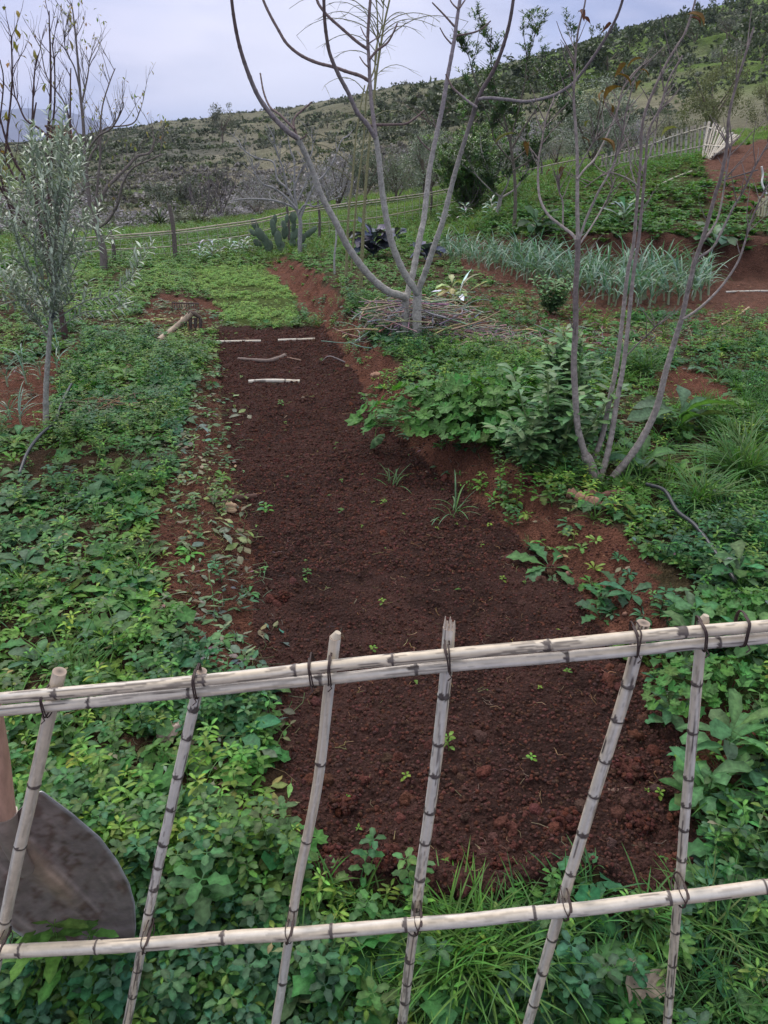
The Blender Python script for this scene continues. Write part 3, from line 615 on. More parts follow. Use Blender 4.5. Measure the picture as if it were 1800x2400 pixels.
def bden(X, Y, z, px, py): return np.where(z['bed'], .35 + .65 * sstep(3.5, 1.6, Y), np.where(z['lstrip'] | z['bankR'] | z['soil'], .25, 0))
p = field(190000, (-2.2, 1.6), (1.3, 8), lambda X, Y, z, px, py: bden(X, Y, z, px, py) * sstep(9, 3.5, Y) ); n = len(p)
scatter(g, L_small, p, rng.random(n) * 6.283, .0024 + .0065 * rng.random(n) ** 1.8, tints(n, .16) * np.array([.082, .037, .030]), rng.random(n) * .3)
edge = lambda X, Y: np.maximum(sstep(.22, .02, np.minimum(bedR(Y) - X, X - bedL(Y))), np.maximum(sstep(2.1, 1.5, Y) , .10))
p = field(9000, (-2.2, 1.6), (1.3, 8), lambda X, Y, z, px, py: np.where(z['bed'], edge(X, Y), 0) * np.where(Y < 2.3, .8, .35)); n = len(p)
scatter(g, L_mid, p - np.array([0, 0, .003]), rng.random(n) * 6.283, .006 + .022 * rng.random(n) ** 3, tints(n, .14) * np.array([.082, .037, .030]), rng.random(n) * .3)
p = field(90000, (-2.2, .8), (3.0, 8), lambda X, Y, z, px, py: np.where(z['bed'], .75, 0)); n = len(p)
scatter(g, L_small, p, rng.random(n) * 6.283, .0035 + .008 * rng.random(n) ** 2, tints(n, .25) * np.array([.082, .037, .030]), rng.random(n) * .3)
obj('soil_clods', g, M_clod, kind='stuff', label='crumbly red brown clods strewn over the freshly dug bed', cat='soil')
g = Geo(); p = field(5000, (-5, 9), (1.5, 14), lambda X, Y, z, px, py: np.where(z['mulch'] | z['bank'] | z['mound'] | z['leekbed'] | z['soil'] | z['bankR'], .7, np.where(z['bed'], .02, 0.0))); n = len(p)
scatter(g, L_small, p, rng.random(n) * 6.283, .005 + .02 * rng.random(n) ** 3, tints(n, .25) * np.array([.20, .11, .075]), rng.random(n) * .3)
obj('loose_stones', g, M_stone, kind='stuff', label='small pinkish stones scattered over the bare red earth', cat='stones')
# ------------------------------------------------------------------ cane fence in the foreground
def resample(pts, n):
    pts = np.asarray(pts, float); d = np.r_[0, np.cumsum(np.linalg.norm(np.diff(pts, axis=0), axis=1))]
    t = np.linspace(0, d[-1], n); return np.stack([np.interp(t, d, pts[:, k]) for k in range(3)], -1), t
def cane(g, pts, rad, gap=.16, seed=0, dark=.5, sides=26, res=.002, base=(.53, .49, .455), taper=0.0, streaks=1.0):
    pts = crom(pts, 8) if len(pts) > 2 else np.asarray(pts, float)
    L = np.sum(np.linalg.norm(np.diff(pts, axis=0), axis=1)); n = max(int(L / res), 8); pts, t = resample(pts, n)
    rs = np.random.default_rng(seed); nodes = []; x = rs.uniform(.02, gap)
    while x < L: nodes.append(x); x += gap * rs.uniform(.7, 1.25)
    nodes = np.array(nodes) if nodes else np.array([L * .5])
    dn = np.min(np.abs(t[:, None] - nodes[None]), axis=1); sgn = t - nodes[np.argmin(np.abs(t[:, None] - nodes[None]), axis=1)]
    r = rad * (1 - taper * t / L) * (1 + .10 * np.exp(-(dn / .0035) ** 2) - .05 * np.exp(-((sgn - .007) / .003) ** 2) + .02 * (vnoise(t * 30, t * 0, seed) - .5))
    wob = .0018 * (vnoise(t * 9, t * 0, seed + 3) - .5); pts = pts + np.stack([wob, wob, wob], -1)
    hv = rs.uniform(.3, 1, len(nodes)); hn = hv[np.argmin(np.abs(t[:, None] - nodes[None]), axis=1)]
    warm = np.array(base) * np.array([1.0, .86, .66])
    def cf(v, th):
        tt = v * L; k = np.clip((v * (n - 1)).round().astype(int), 0, n - 1); d = dn[k]; s = sgn[k]; h = hn[k]
        cx, cy = np.cos(th), np.sin(th)
        fib = vnoise(th * 9, tt * 14, seed + 1) * .16 + vnoise(th * 22, tt * 30, seed + 2) * .12
        c = np.array(base) * (.86 + fib)[:, None]
        a = np.clip(fbm(cx * 1.3 + tt * 2.2, cy * 1.3 + 5, 3, seed + 5) * 3.4 - 1.15, 0, 1)[:, None] * .7; c = c * (1 - a) + warm * (.84 + fib)[:, None] * a
        ragged = .0026 + .016 * h * dark * np.maximum(0, vnoise(th * 2.2, tt * 0 + h * 40, seed + 6) - .35) * 1.6 * np.where(s < 0, 1.8, .35)
        ring = sstep(1.0, .8, d / ragged) * (.88 + .12 * vnoise(th * 8, tt * 90, seed + 8))
        stn = vnoise(cx * 2.2 + 9, tt * 26 + cy * 2, seed + 7) * .5 + vnoise(cx * 6 + 3, tt * 55 + cy * 6, seed + 9) * .5
        streak = np.clip((vnoise(th * 7 + 2, tt * 16, seed + 11) - .72) * 14, 0, 1) * np.clip((vnoise(th * 1.5, tt * 4, seed + 12) - .42) * 6, 0, 1) * streaks
        patchy = np.clip((stn - .60) * 14, 0, 1) * .6 * dark
        m = np.clip(np.maximum(np.maximum(ring, streak * .85), patchy), 0, 1)[:, None]
        return c * (1 - m) + np.array([.055, .040, .040]) * m
    tube(g, pts, r, sides, colf=cf)
def se(v): return math.copysign(abs(v) ** .45, v)
def wrapwire(g, c, ax, rx, ry, r=.0011, tilt=.0, turns=1.15, col=(.05, .032, .03)):
    """a loop of wire round canes at c; ax = cane axis, loop oval rx (vertical) by ry (depth)"""
    ax = np.array(ax) / np.linalg.norm(ax); up = np.cross(np.cross(ax, [0, 0, 1]), ax); up /= np.linalg.norm(up); dp = np.cross(ax, up)
    th = np.linspace(0, 2 * math.pi * turns, 26); tube(g, [np.array(c) + up * rx * se(math.cos(a)) + dp * ry * se(math.sin(a)) + ax * (tilt * math.cos(a) + .002 * a / 6) for a in th], r, 5, col)
YR = 1.00
def PR(lst, Y, dy=0): return [P(x, y, Y if not callable(Y) else Y(y)) + np.array([0, dy, 0]) for x, y in lst]
fence = thing('cane_fence', 'near fence of whitened canes wired together, with two rails on top and one below', 'fence', (0, YR, 0))
railA = [(-900, 1706), (-330, 1664), (0, 1636), (456, 1596), (760, 1562), (1042, 1534), (1497, 1492), (1800, 1467), (2150, 1436), (2900, 1372)]
railB = [(-900, 1736), (-330, 1694), (0, 1668), (456, 1621), (776, 1590), (1047, 1563), (1508, 1521), (1800, 1495), (2150, 1464), (2900, 1400)]
railC = [(-900, 2278), (-330, 2250), (0, 2230), (325, 2213), (673, 2189), (976, 2166), (1324, 2134), (1595, 2103), (1800, 2078), (2150, 2040), (2900, 1955)]
for nm, ln, wd, sd, dk, Yv in (('a', railA, 31, 11, 1.0, YR), ('b', railB, 29, 12, .55, YR + .002), ('c', railC, 34, 13, .45, YR - .02)):
    p = PR(ln, Yv); g = Geo(); cane(g, p, px2m(wd, p[3]) / 2 * .90, .20, sd, dk); obj('rail', g, M_cane, fence)
ups = [([(141, 1572), (108, 1714), (54, 1953), (0, 2213), (-40, 2400)], 33, .35, 0.3), ([(472, 1572), (456, 1650), (412, 1845), (358, 2094), (300, 2390)], 28, 1.0, 1.4),
       ([(787, 1492), (770, 1628), (743, 1845), (694, 2094), (648, 2390)], 28, .4, .2), ([(1053, 1470), (1042, 1606), (1014, 1845), (976, 2127), (944, 2390)], 31, .9, 1.0),
       ([(1508, 1460), (1465, 1628), (1378, 1910), (1302, 2170), (1240, 2390)], 32, .6, 1.4), ([(1650, 1452), (1638, 1562), (1617, 1790), (1595, 2040), (1565, 2390)], 27, .6, 1.3),
       ([(2010, 1420), (2000, 1560), (1975, 1900), (1950, 2390)], 30, .6, 1), ([(2330, 1395), (2322, 1540), (2290, 1900), (2260, 2390)], 29, .6, 1), ([(2660, 1365), (2650, 1510), (2600, 1900), (2560, 2390)], 30, .4, 1), ([(-520, 1640), (-530, 1760), (-580, 2000), (-640, 2390)], 30, .6, 1), ([(-200, 1590), (-215, 1720), (-260, 2000), (-320, 2390)], 30, .6, 1)]
for k, (ln, wd, dk, stv) in enumerate(ups):
    p = PR(ln, YR + .026 + .004 * (k % 2)); last = p[-1] + (p[-1] - p[-2]) * .25; last[2] = min(last[2], -.03); p.append(last)
    g = Geo(); r = px2m(wd, p[1]) / 2 * .93; cane(g, p, r, .085 if dk > .5 else .21, 30 + k, dk, streaks=stv)
    # broken / obliquely cut top
    top, nx = p[0], p[1]; d = (top - nx) / np.linalg.norm(top - nx)
    if k == 3:
        for q in range(9):
            a = q * .7; o = np.array([math.cos(a) * r * .8, math.sin(a) * r * .8, 0]); tube(g, [top + o - d * .003, top + o * .95 + d * random.uniform(.004, .02)], [.0022, .0006], 4, (.48, .40, .34))
    elif k in (2, 5):
        tube(g, [top - d * .002, top + d * .008 + np.array([r * .3, 0, 0])], [r * .96, r * .55], 12, (.45, .38, .30))
    obj('upright', g, M_cane, fence)
ties = [(104, 1650, 1), (456, 1606, 1), (727, 1580, 1), (770, 1574, 1), (1048, 1548, 1), (1488, 1507, 1), (1645, 1494, 1), (1740, 1482, 1)]
for x, y, _ in ties:
    c = P(x, y, YR) + np.array([0, .010, 0]); g = Geo(); wrapwire(g, c, (1, 0, .06), .0235, .023, .0015, tilt=random.uniform(-.006, .004)); wrapwire(g, c + np.array([.003, 0, 0]), (1, 0, .06), .0232, .0225, .0013, tilt=random.uniform(-.004, .004), turns=1.0)
    e = c + np.array([.002, -.028, -.010]); tube(g, [e, e + np.array([.004, -.004, -.006]), e + np.array([-.002, -.006, -.011])], .0012, 4, (.05, .032, .03))
    obj('wire_tie', g, M_wire, fence)
for x, y in [(676, 2189), (978, 2167), (1326, 2134), (1598, 2103), (-2, 2231), (340, 2212)]:
    c = P(x, y, YR - .02) + np.array([0, .016, 0]); g = Geo(); wrapwire(g, c, (1, 0, .04), .0135, .032, .0017, tilt=.007); wrapwire(g, c, (1, .0, .04), .0132, .031, .001, tilt=-.005, turns=1.0); obj('wire_tie', g, M_wire, fence)

# ------------------------------------------------------------------ shovel leaning against the fence
def shovel():
    root = thing('shovel', 'round-point digging shovel with muddy grey steel blade standing behind the near cane fence', 'shovel', P(250, 2230, 1.17))
    s = np.array([0, 8, 97, 183, 249, 304, 346, 387, 405, 418]) - 0.0; wd = np.array([120, 133, 144, 149, 138, 120, 96, 58, 34, 6.])
    ns, nv = 60, 33; g = Geo(); V = []; Cc = []
    ax = np.array([.719, .695]); pp = np.array([.695, -.719])
    for a in np.linspace(0, 418, ns):
        w_ = np.interp(a, s, wd)
        for v in np.linspace(-1, 1, nv):
            q = np.array([0., 1945.]) + ax * a + pp * w_ * v; Y = 1.10 + .13 * (a / 418) - .0 * v
            Y += -.030 * (v * v) * (w_ / 149) ** 2 + .012 * (1 - a / 418) ** 2     # dished: sides come forward
            ridge = math.exp(-(v * w_ / (34 - a * .06)) ** 4) * sstep(290, 190, a); Y -= .016 * ridge
            V.append(P(q[0], q[1], Y)); n1 = fbm(a / 60, v * w_ / 60 + 20, 4, 501); n2 = fbm(a / 14, v * w_ / 14 + 20, 3, 505); mud = .75 * sstep(.57, .70, n2 * .6 + n1 * .4 + .06 * (a < 300))
            c = np.array([.26, .215, .21]) * (.7 + .6 * n1); rust = np.array([.19, .125, .11]); c = c * (1 - .45 * n1) + rust * .45 * n1
            c = c * (1 - mud) + np.array([.11, .06, .05]) * mud; c = c * (1 - ridge * .8) + np.array([.36, .25, .19]) * (.7 + .6 * n2) * ridge * .8
            c = c * (1 + .5 * max(0, vnoise(v * 60, a / 90, 511) - .62) * 3); c = np.where(abs(v) > .965, np.array([.42, .42, .45]), c); V[-1] = V[-1]; Cc.append(c)
    V = np.array(V); i = np.arange(ns - 1)[:, None] * nv; j = np.arange(nv - 1)[None]; Q = np.stack([i + j, i + j + 1, i + nv + j + 1, i + nv + j], -1).reshape(-1, 4)
    back = V + np.array([0, .0025, 0]); g.add(V, Q, None, np.array(Cc)); g.add(back, Q[:, ::-1], None, np.array(Cc) * .8)
    rim = np.r_[np.arange(nv), (np.arange(1, ns)) * nv + nv - 1, ((ns - 1) * nv + np.arange(nv - 1, -1, -1)), np.arange(ns - 1, -1, -1) * nv]; m = len(rim)
    g.add(np.vstack([V[rim], back[rim]]), np.array([(a, a + 1, m + a + 1, m + a) for a in range(m - 1)]), None, (.3, .3, .32))
    obj('blade', g, M_metal, root)
    p = [P(62, 2040, 1.118), P(36, 1992, 1.100), P(18, 1948, 1.085), P(10, 1905, 1.082)]; g = Geo(); tube(g, crom(p, 5), np.linspace(.016, .0235, 16), 14, (.24, .19, .17)); obj('socket', g, M_metal, root)
    p = [P(10, 1912, 1.083), P(-8, 1770, 1.07), P(-40, 1600, 1.05), P(-95, 1380, 1.00), P(-150, 1180, .95)]; g = Geo(); tube(g, crom(p, 6), .0215, 14, (.42, .25, .19)); obj('handle', g, M_wood, root)
    g = Geo(); c = P(34, 2012, 1.078); tube(g, [c, c + np.array([0, -.006, 0])], [.006, .004], 10, (.10, .08, .08)); obj('rivet', g, M_rust, root)
shovel()

# ------------------------------------------------------------------ bare trees from surveyed limbs
def limb(g, pts, Y, w0, w1, col=(1, 1, 1), sides=8, n=6, nodes=0, Y1=None, knob=.16):
    k = len(pts); Ys = np.linspace(Y, Y if Y1 is None else Y1, k) if np.isscalar(Y) else Y
    p = np.array([P(x, y, Ys[i]) for i, (x, y) in enumerate(pts)]); q = crom(p, n); m = len(q)
    wd = np.linspace(w0, w1, m); r = np.array([px2m(wd[i], q[i]) / 2 for i in range(m)])
    if nodes:
        q, t = resample(q, max(int(np.sum(np.linalg.norm(np.diff(q, axis=0), axis=1)) / (r.mean() * .8)), m)); r = np.interp(np.linspace(0, 1, len(q)), np.linspace(0, 1, m), r)
        r = r * (1 + knob * np.exp(-((t % nodes - nodes / 2) / (r * .6)) ** 2)) * (1 + .06 * (vnoise(t * 40, t * 0, 77) - .5))
    tube(g, q, r, sides, col, True); return q, r
def twigs(g, p, r, n, L, rt, col, depth=1, up=.5, spread=.9, rr=None, sides=4, tips=None):
    """side twigs growing from a limb"""
    rr = rr or random
    for k in range(n):
        i = rr.randrange(len(p) // 4, len(p)); o = p[i]; d0 = p[min(i + 1, len(p) - 1)] - p[max(i - 1, 0)]; d0 = d0 / (np.linalg.norm(d0) + 1e-9)
        a = rr.uniform(0, 6.283); d = d0 * .5 + spread * np.array([math.cos(a), math.sin(a), 0]) + np.array([0, 0, up * rr.uniform(.3, 1)]); d /= np.linalg.norm(d)
        l = L * rr.uniform(.4, 1.1); q = [o]; 
        for s in range(5): d = d + np.array([rr.gauss(0, .1), rr.gauss(0, .1), .10 * up]); d /= np.linalg.norm(d); q.append(q[-1] + d * l / 5)
        q = np.array(q); rad = np.linspace(min(rt, r[i] if hasattr(r, '__len__') else rt), rt * .4, 6); tube(g, q, rad, sides, col)
        if tips is not None: tips.append((q[-1], d)); 
        if depth > 1: twigs(g, q, rad, max(2, n // 3), L * .5, rt * .6, col, depth - 1, up, spread, rr, 3, tips)
# fig tree
fig = thing('fig_tree', 'bare grey fig tree with two trunks and long curving branches beside the dug bed', 'tree', G(966, 815))
GB = (.34, .32, .30); GD = (.12, .085, .085)
def fadecol(g0, k0, a, b, t0=.3): pass
def gradlimb(name, root, pts, Y, w0, w1, c0, c1, Y1=None, nodes=.09, sides=10, knob=.14, mat=None, tw=None):
    g = Geo(); q, r = limb(g, pts, Y, w0, w1, (1, 1, 1), sides, 6, nodes, Y1, knob)
    V, Q, T, Cc = g.arr(); t = np.repeat(np.linspace(0, 1, len(q)), sides); t = np.r_[t, 0, 1, np.zeros(sides), np.ones(sides)][:len(V)]; tn = sstep(.25, .75, t)[:, None]
    col = np.array(c0) * (1 - tn) + np.array(c1) * tn; col = col * (.85 + .3 * vnoise(V[:, 0] * 50, V[:, 2] * 50, 5))[:, None]
    g2 = Geo(); g2.add(V, Q, T, col)
    if tw: twigs(g2, q[len(q)//3:], r[len(r)//3:], *tw)
    obj(name, g2, mat or M_barkfine, root); return q, r
FY = 6.45
gradlimb('trunk', fig, [(955, 822), (952, 760), (950, 720), (949, 694)], FY + .1, 21, 17, (.36, .33, .31), GB)
gradlimb('trunk', fig, [(979, 832), (978, 780), (977, 720), (979, 680)], FY, 23, 19, (.36, .33, .31), GB)
gradlimb('branch', fig, [(951, 700), (940, 693), (911, 684), (876, 657), (845, 621), (813, 574), (790, 527), (755, 462), (731, 396), (712, 353), (696, 321)], FY + .1, 17, 13, GB, GB, FY - .5)
gradlimb('branch', fig, [(696, 323), (672, 306), (637, 270), (606, 227), (582, 172), (563, 114), (551, 59), (543, 0), (538, -70)], FY - .5, 12, 7, (.20, .17, .18), GD, FY - .9)
gradlimb('branch', fig, [(697, 322), (688, 292), (692, 274), (708, 259), (731, 239)], FY - .5, 6, 3.5, GD, GD, FY - .35, .04)
gradlimb('branch', fig, [(690, 303), (657, 270), (633, 251), (618, 216), (610, 172)], FY - .5, 6, 3.5, GD, GD, FY - .1, .04)
gradlimb('branch', fig, [(700, 328), (712, 322), (720, 314)], FY - .5, 4, 3, GD, GD)
gradlimb('branch', fig, [(949, 705), (955, 688), (966, 649), (976, 598), (986, 547), (994, 509), (1005, 411), (1017, 345), (1037, 251), (1049, 180), (1064, 98), (1072, 39), (1078, 0), (1088, -80)], FY + .1, 15, 7, GB, (.19, .16, .18), FY + .5)
for pts, w_ in (([(1068, 84), (1103, 78), (1127, 69), (1150, 49)], 5), ([(1065, 62), (1041, 35), (1013, 6)], 5), ([(1058, 103), (1043, 86), (1031, 65)], 4), ([(1074, 22), (1060, 8), (1050, -10)], 4), ([(1078, 18), (1090, 0), (1104, -20)], 4), ([(1026, 353 - 40), (1012, 250 + 20)], 3)):
    gradlimb('branch', fig, pts, FY + .42, w_, w_ * .6, GD, GD, FY + .5, .035)
gradlimb('branch', fig, [(979, 692), (974, 680), (955, 653), (935, 614), (919, 571), (908, 524), (896, 451), (888, 372), (881, 321)], FY, 16, 12, GB, GB, FY - .3)
gradlimb('branch', fig, [(880, 324), (861, 292), (837, 263), (817, 219), (794, 176), (774, 129), (766, 90), (761, 47), (759, 0), (757, -80)], FY - .3, 11, 7, (.19, .16, .17), GD, FY - .7)
gradlimb('branch', fig, [(881, 322), (876, 282), (870, 235), (867, 188), (864, 129), (862, 90), (866, 24), (868, 0), (872, -80)], FY - .3, 10, 6, (.2, .17, .18), GD, FY - .1)
gradlimb('branch', fig, [(868, 192), (845, 178), (813, 168), (782, 157), (743, 147), (704, 129), (672, 102), (653, 71), (633, 35), (617, 0), (600, -50)], FY - .2, 8, 6, GD, GD, FY + .3)
gradlimb('branch', fig, [(863, 116), (837, 98), (806, 71), (770, 39), (751, 16), (743, 0), (730, -40)], FY - .2, 7, 6, GD, GD, FY)
for pts, w_ in (([(866, 139), (884, 118), (908, 100), (923, 74), (931, 55)], 6), ([(864, 158), (853, 148), (843, 133)], 4), ([(864, 102), (876, 94), (888, 86)], 3.5), ([(864, 95), (853, 80), (845, 63)], 3.5), ([(870, 295), (880, 293), (915, 292), (951, 290), (974, 276), (994, 259)], 6.5), ([(862, 294), (868, 293)], 5)):
    gradlimb('branch', fig, pts, FY - .25, w_, w_ * .6, GD, GD, FY - .15, .035)
gradlimb('branch', fig, [(977, 690), (982, 676), (994, 645), (1005, 614), (1021, 567), (1037, 521), (1052, 462), (1068, 400), (1088, 333), (1107, 274), (1115, 245), (1130, 211), (1155, 169), (1176, 118), (1193, 59), (1203, 0), (1212, -80)], FY, 14, 7, GB, (.10, .075, .08), FY - .5)
gradlimb('branch', fig, [(1122, 233), (1135, 230), (1155, 230), (1193, 234), (1231, 238), (1269, 232), (1303, 221), (1340, 198), (1362, 173), (1387, 139), (1412, 101), (1438, 55), (1454, 17), (1463, -20), (1470, -80)], FY - .35, 7.5, 6, (.19, .165, .18), (.14, .11, .12), FY - .9)
gradlimb('branch', fig, [(1118, 252), (1098, 238), (1080, 223), (1060, 204), (1045, 174)], FY - .35, 6, 4, (.2, .17, .18), GD, FY - .2, .035)
gradlimb('branch', fig, [(1009, 353), (992, 338), (978, 319)], FY + .3, 4, 3, GD, GD, FY + .3, .035)

# young pear tree with several stems on the right
pear = thing('young_pear_tree', 'multi-stemmed nearly leafless young tree with a few brown leaves, right foreground', 'tree', G(1400, 1130))
PB = (.29, .25, .235); PD = (.18, .145, .14); PM = M_barkfine; PL = []; PRR = random.Random(5)
gradlimb('trunk', pear, [(1404, 1140), (1393, 1115), (1380, 1082), (1372, 1066)], 3.72, 27, 22, PB, PB, nodes=.05)
def pl(pts, Y, w0, w1, Y1=None, c0=PB, c1=PD, nd=.03, kn=.12): q, r = gradlimb('stem', pear, pts, Y, w0, w1, c0, c1, Y1, nd, 8, kn, None, (9, .17, .0028, PD, 1, .6, .8, PRR)); PL.append((q, r)); return q, r
pl([(1374, 1074), (1355, 1007), (1349, 935), (1345, 851), (1349, 766), (1349, 682), (1353, 619), (1355, 560)], 3.72, 15, 12, 3.65)
pl([(1355, 562), (1353, 492), (1353, 450), (1353, 371), (1349, 295), (1345, 236), (1347, 169), (1351, 105), (1357, 63), (1370, 13), (1375, -30)], 3.65, 10, 3.5, 3.6)
pl([(1353, 565), (1340, 548), (1319, 532), (1286, 505), (1269, 475), (1262, 443), (1262, 380), (1269, 338), (1281, 274), (1300, 230)], 3.65, 7.5, 3, 3.9)
pl([(1319, 532), (1319, 475), (1311, 450), (1305, 410)], 3.72, 4.5, 3)
pl([(1357, 562), (1374, 513), (1391, 475), (1402, 450), (1433, 395), (1455, 330), (1470, 250), (1490, 180)], 3.65, 6.5, 3, 3.5)
pl([(1360, 570), (1387, 530), (1412, 488), (1429, 454), (1442, 415)], 3.65, 4.5, 2.5, 3.8)
pl([(1352, 420), (1372, 395), (1395, 371), (1421, 321), (1446, 262), (1459, 211), (1480, 177), (1501, 156)], 3.62, 5, 3, 3.8)
pl([(1385, 1085), (1391, 1075), (1412, 1020), (1429, 935), (1446, 851), (1459, 745), (1471, 640), (1484, 577), (1490, 513), (1495, 450), (1501, 380), (1505, 295), (1522, 236), (1556, 160), (1585, 110), (1606, 76), (1623, 25), (1632, -10)], 3.78, 12, 4.5, 3.9)
pl([(1402, 1135), (1410, 1115), (1429, 1041), (1446, 940), (1462, 851), (1474, 745), (1485, 640), (1496, 568), (1503, 500), (1512, 400), (1520, 310), (1547, 253), (1566, 190), (1600, 130)], 3.70, 14, 4, 3.75)
pl([(1467, 836), (1483, 818), (1501, 800), (1522, 780), (1539, 762)], 3.74, 4, 2.5, 3.6)
pl([(1425, 1135), (1440, 1115), (1467, 1083), (1505, 1028), (1539, 956), (1560, 872), (1585, 787), (1598, 745), (1611, 686), (1627, 619), (1644, 568), (1661, 513), (1678, 450), (1688, 422), (1703, 346), (1708, 274), (1724, 203), (1741, 148), (1767, 63)], 3.68, 17, 4.5, 3.45)
pl([(1600, 748), (1632, 728), (1665, 699), (1699, 661), (1733, 606), (1758, 526), (1784, 463), (1820, 400)], 3.58, 6, 3.5, 3.5)
pl([(1640, 602), (1670, 581), (1691, 543), (1720, 484), (1741, 450), (1775, 380), (1810, 320)], 3.55, 6, 3.5, 3.4)
pl([(1650, 562), (1678, 522), (1691, 475), (1700, 420), (1716, 330)], 3.55, 5, 3, 3.6)
pl([(1503, 400), (1530, 340), (1545, 260), (1560, 210)], 3.85, 4, 2.5, 3.9)
pl([(1497, 455), (1480, 400), (1472, 340), (1455, 300), (1440, 270)], 3.85, 4, 2.5, 4.0)
pl([(1353, 400), (1375, 360), (1400, 320), (1425, 300)], 3.62, 4, 2.2, 3.5)
pl([(1501, 440), (1470, 418), (1430, 405), (1400, 418), (1370, 440)], 3.85, 4, 2.2, 3.7)
for x, y, l, c in [(1352, 32, .075, 0), (1362, 46, .05, 0), (1434, 55, .06, 0), (1600, 38, .09, 1), (1610, 44, .06, 0), (1338, 164, .05, 2), (1470, 152, .09, 1), (1435, 178, .08, 1), (1467, 207, .11, 1), (1427, 249, .08, 1), (1391, 330, .10, 1), (1240, 338, .11, 2), (1218, 316, .10, 3), (1596, 302, .08, 4), (1328, 397, .09, 2), (1357, 325, .05, 2), (1294, 400, .04, 0), (1512, 140, .07, 1), (1495, 165, .05, 1), (1508, 192, .06, 1), (1420, 218, .07, 1), (1378, 236, .05, 3), (1386, 285, .05, 3)]:
    col = [(.09, .035, .025), (.13, .075, .028), (.10, .055, .03), (.12, .12, .05), (.20, .20, .07)][c]
    q = leaf(l, l * .30, 6, .4, -1.3, .9, .5, .12, l * .25, col, 1.3, random, .6); g = Geo(); yv = random.uniform(0, 6.28); g.join(q, rotz(yv) @ rotx(random.uniform(-.6, .6)), P(x, y, 3.66)); obj('leaf', g, M_dry, pear)

# ------------------------------------------------------------------ young olive, left
def leafy(g, p, r, nl, L, W, col, rr, jit=.3, a0=.9, both=True, start=.15):
    """pairs of narrow leaves along a shoot"""
    n = len(p); protos = leafy.cache.setdefault((L, W), [leaf(L, W, 3, .1, -.25, .25, .45, 0, L * .06, (1, 1, 1), 1.2) for _ in range(4)])
    for k in range(nl):
        f = start + (1 - start) * (k + rr.random()) / nl; x = f * (n - 1); i = int(min(x, n - 2)); o = p[i] + (p[i + 1] - p[i]) * (x - i); d = p[i + 1] - p[i]; d /= np.linalg.norm(d) + 1e-9
        s = np.cross(d, [0, 0, 1.]); s /= np.linalg.norm(s) + 1e-9; b = np.cross(s, d); a = rr.uniform(0, 6.283) if not both else k * 1.5708 + rr.uniform(-.3, .3)
        out = s * math.cos(a) + b * math.sin(a); X = d * math.cos(a0 + rr.uniform(-jit, jit)) + out * math.sin(a0); X /= np.linalg.norm(X); Yv = np.cross([0, 0, 1.], X); Yv /= np.linalg.norm(Yv) + 1e-9; Zv = np.cross(X, Yv)
        t = 1 + rr.uniform(-.3, .35); g.join(protos[k % 4], np.stack([X, Yv, Zv], 1) * rr.uniform(.65, 1.15), o, (col[0] * t, col[1] * t, col[2] * t))
leafy.cache = {}
def olive(px_base, H_top, Ybase, root, L=.05, nb=46, seed=2):
    rr = random.Random(seed); t = []
olv = thing('young_olive_tree', 'slender young olive tree with silvery grey-green leaves on the left', 'tree', G(108, 1000))
OY = G(108, 1000)[1]
q, r = gradlimb('trunk', olv, [(108, 1008), (108, 912), (114, 821), (119, 760), (122, 690), (128, 600), (134, 500), (138, 420), (144, 335), (150, 300)], OY, 14, 3, (.27, .26, .24), (.17, .18, .15), OY + .1, .12)
rr = random.Random(4); gb = Geo(); gl = Geo(); OC = (.27, .32, .26)
main = []
for pts, Y1 in [([(110, 790), (65, 724), (22, 669), (-10, 630)], .2), ([(122, 785), (163, 752), (200, 731), (253, 727), (300, 712)], -.1), ([(124, 752), (202, 705), (253, 695), (307, 648), (325, 612)], -.25), ([(122, 740), (80, 660), (50, 590), (30, 520)], -.2), ([(124, 720), (170, 640), (200, 560), (215, 500)], .3),
                ([(126, 700), (100, 600), (85, 520), (70, 440)], .25), ([(126, 690), (160, 590), (190, 520), (255, 560)], .1), ([(128, 660), (150, 560), (165, 460), (172, 400)], -.3), ([(130, 620), (110, 520), (100, 440), (95, 400)], -.3), ([(132, 600), (190, 590), (230, 575), (262, 540)], -.1), ([(126, 730), (60, 700), (20, 710), (-20, 690)], .1), ([(128, 640), (80, 560), (40, 540), (10, 500)], .1)]:
    w0 = rr.uniform(3.5, 5); k = len(pts); q2, r2 = limb(gb, pts, OY, w0, 1.6, (.19, .20, .165), 5, 6, 0, OY + Y1); main.append((q2, r2))
for k in range(44):
    i = rr.randrange(int(len(q) * .32), len(q) - 4); a = rr.uniform(0, 6.283); l = rr.uniform(.3, .75) * (1 - .6 * (i / len(q)) ** 1.5); d = np.array([math.cos(a), math.sin(a), rr.uniform(.3, 1.1)]); d /= np.linalg.norm(d); pp_ = [q[i]]
    for s in range(6): d = d + np.array([rr.gauss(0, .06), rr.gauss(0, .06), .12]); d /= np.linalg.norm(d); pp_.append(pp_[-1] + d * l / 6)
    pp_ = np.array(pp_); tube(gb, pp_, np.linspace(.004, .0012, 7), 4, (.19, .20, .165)); main.append((pp_, np.linspace(.004, .0012, 7)))
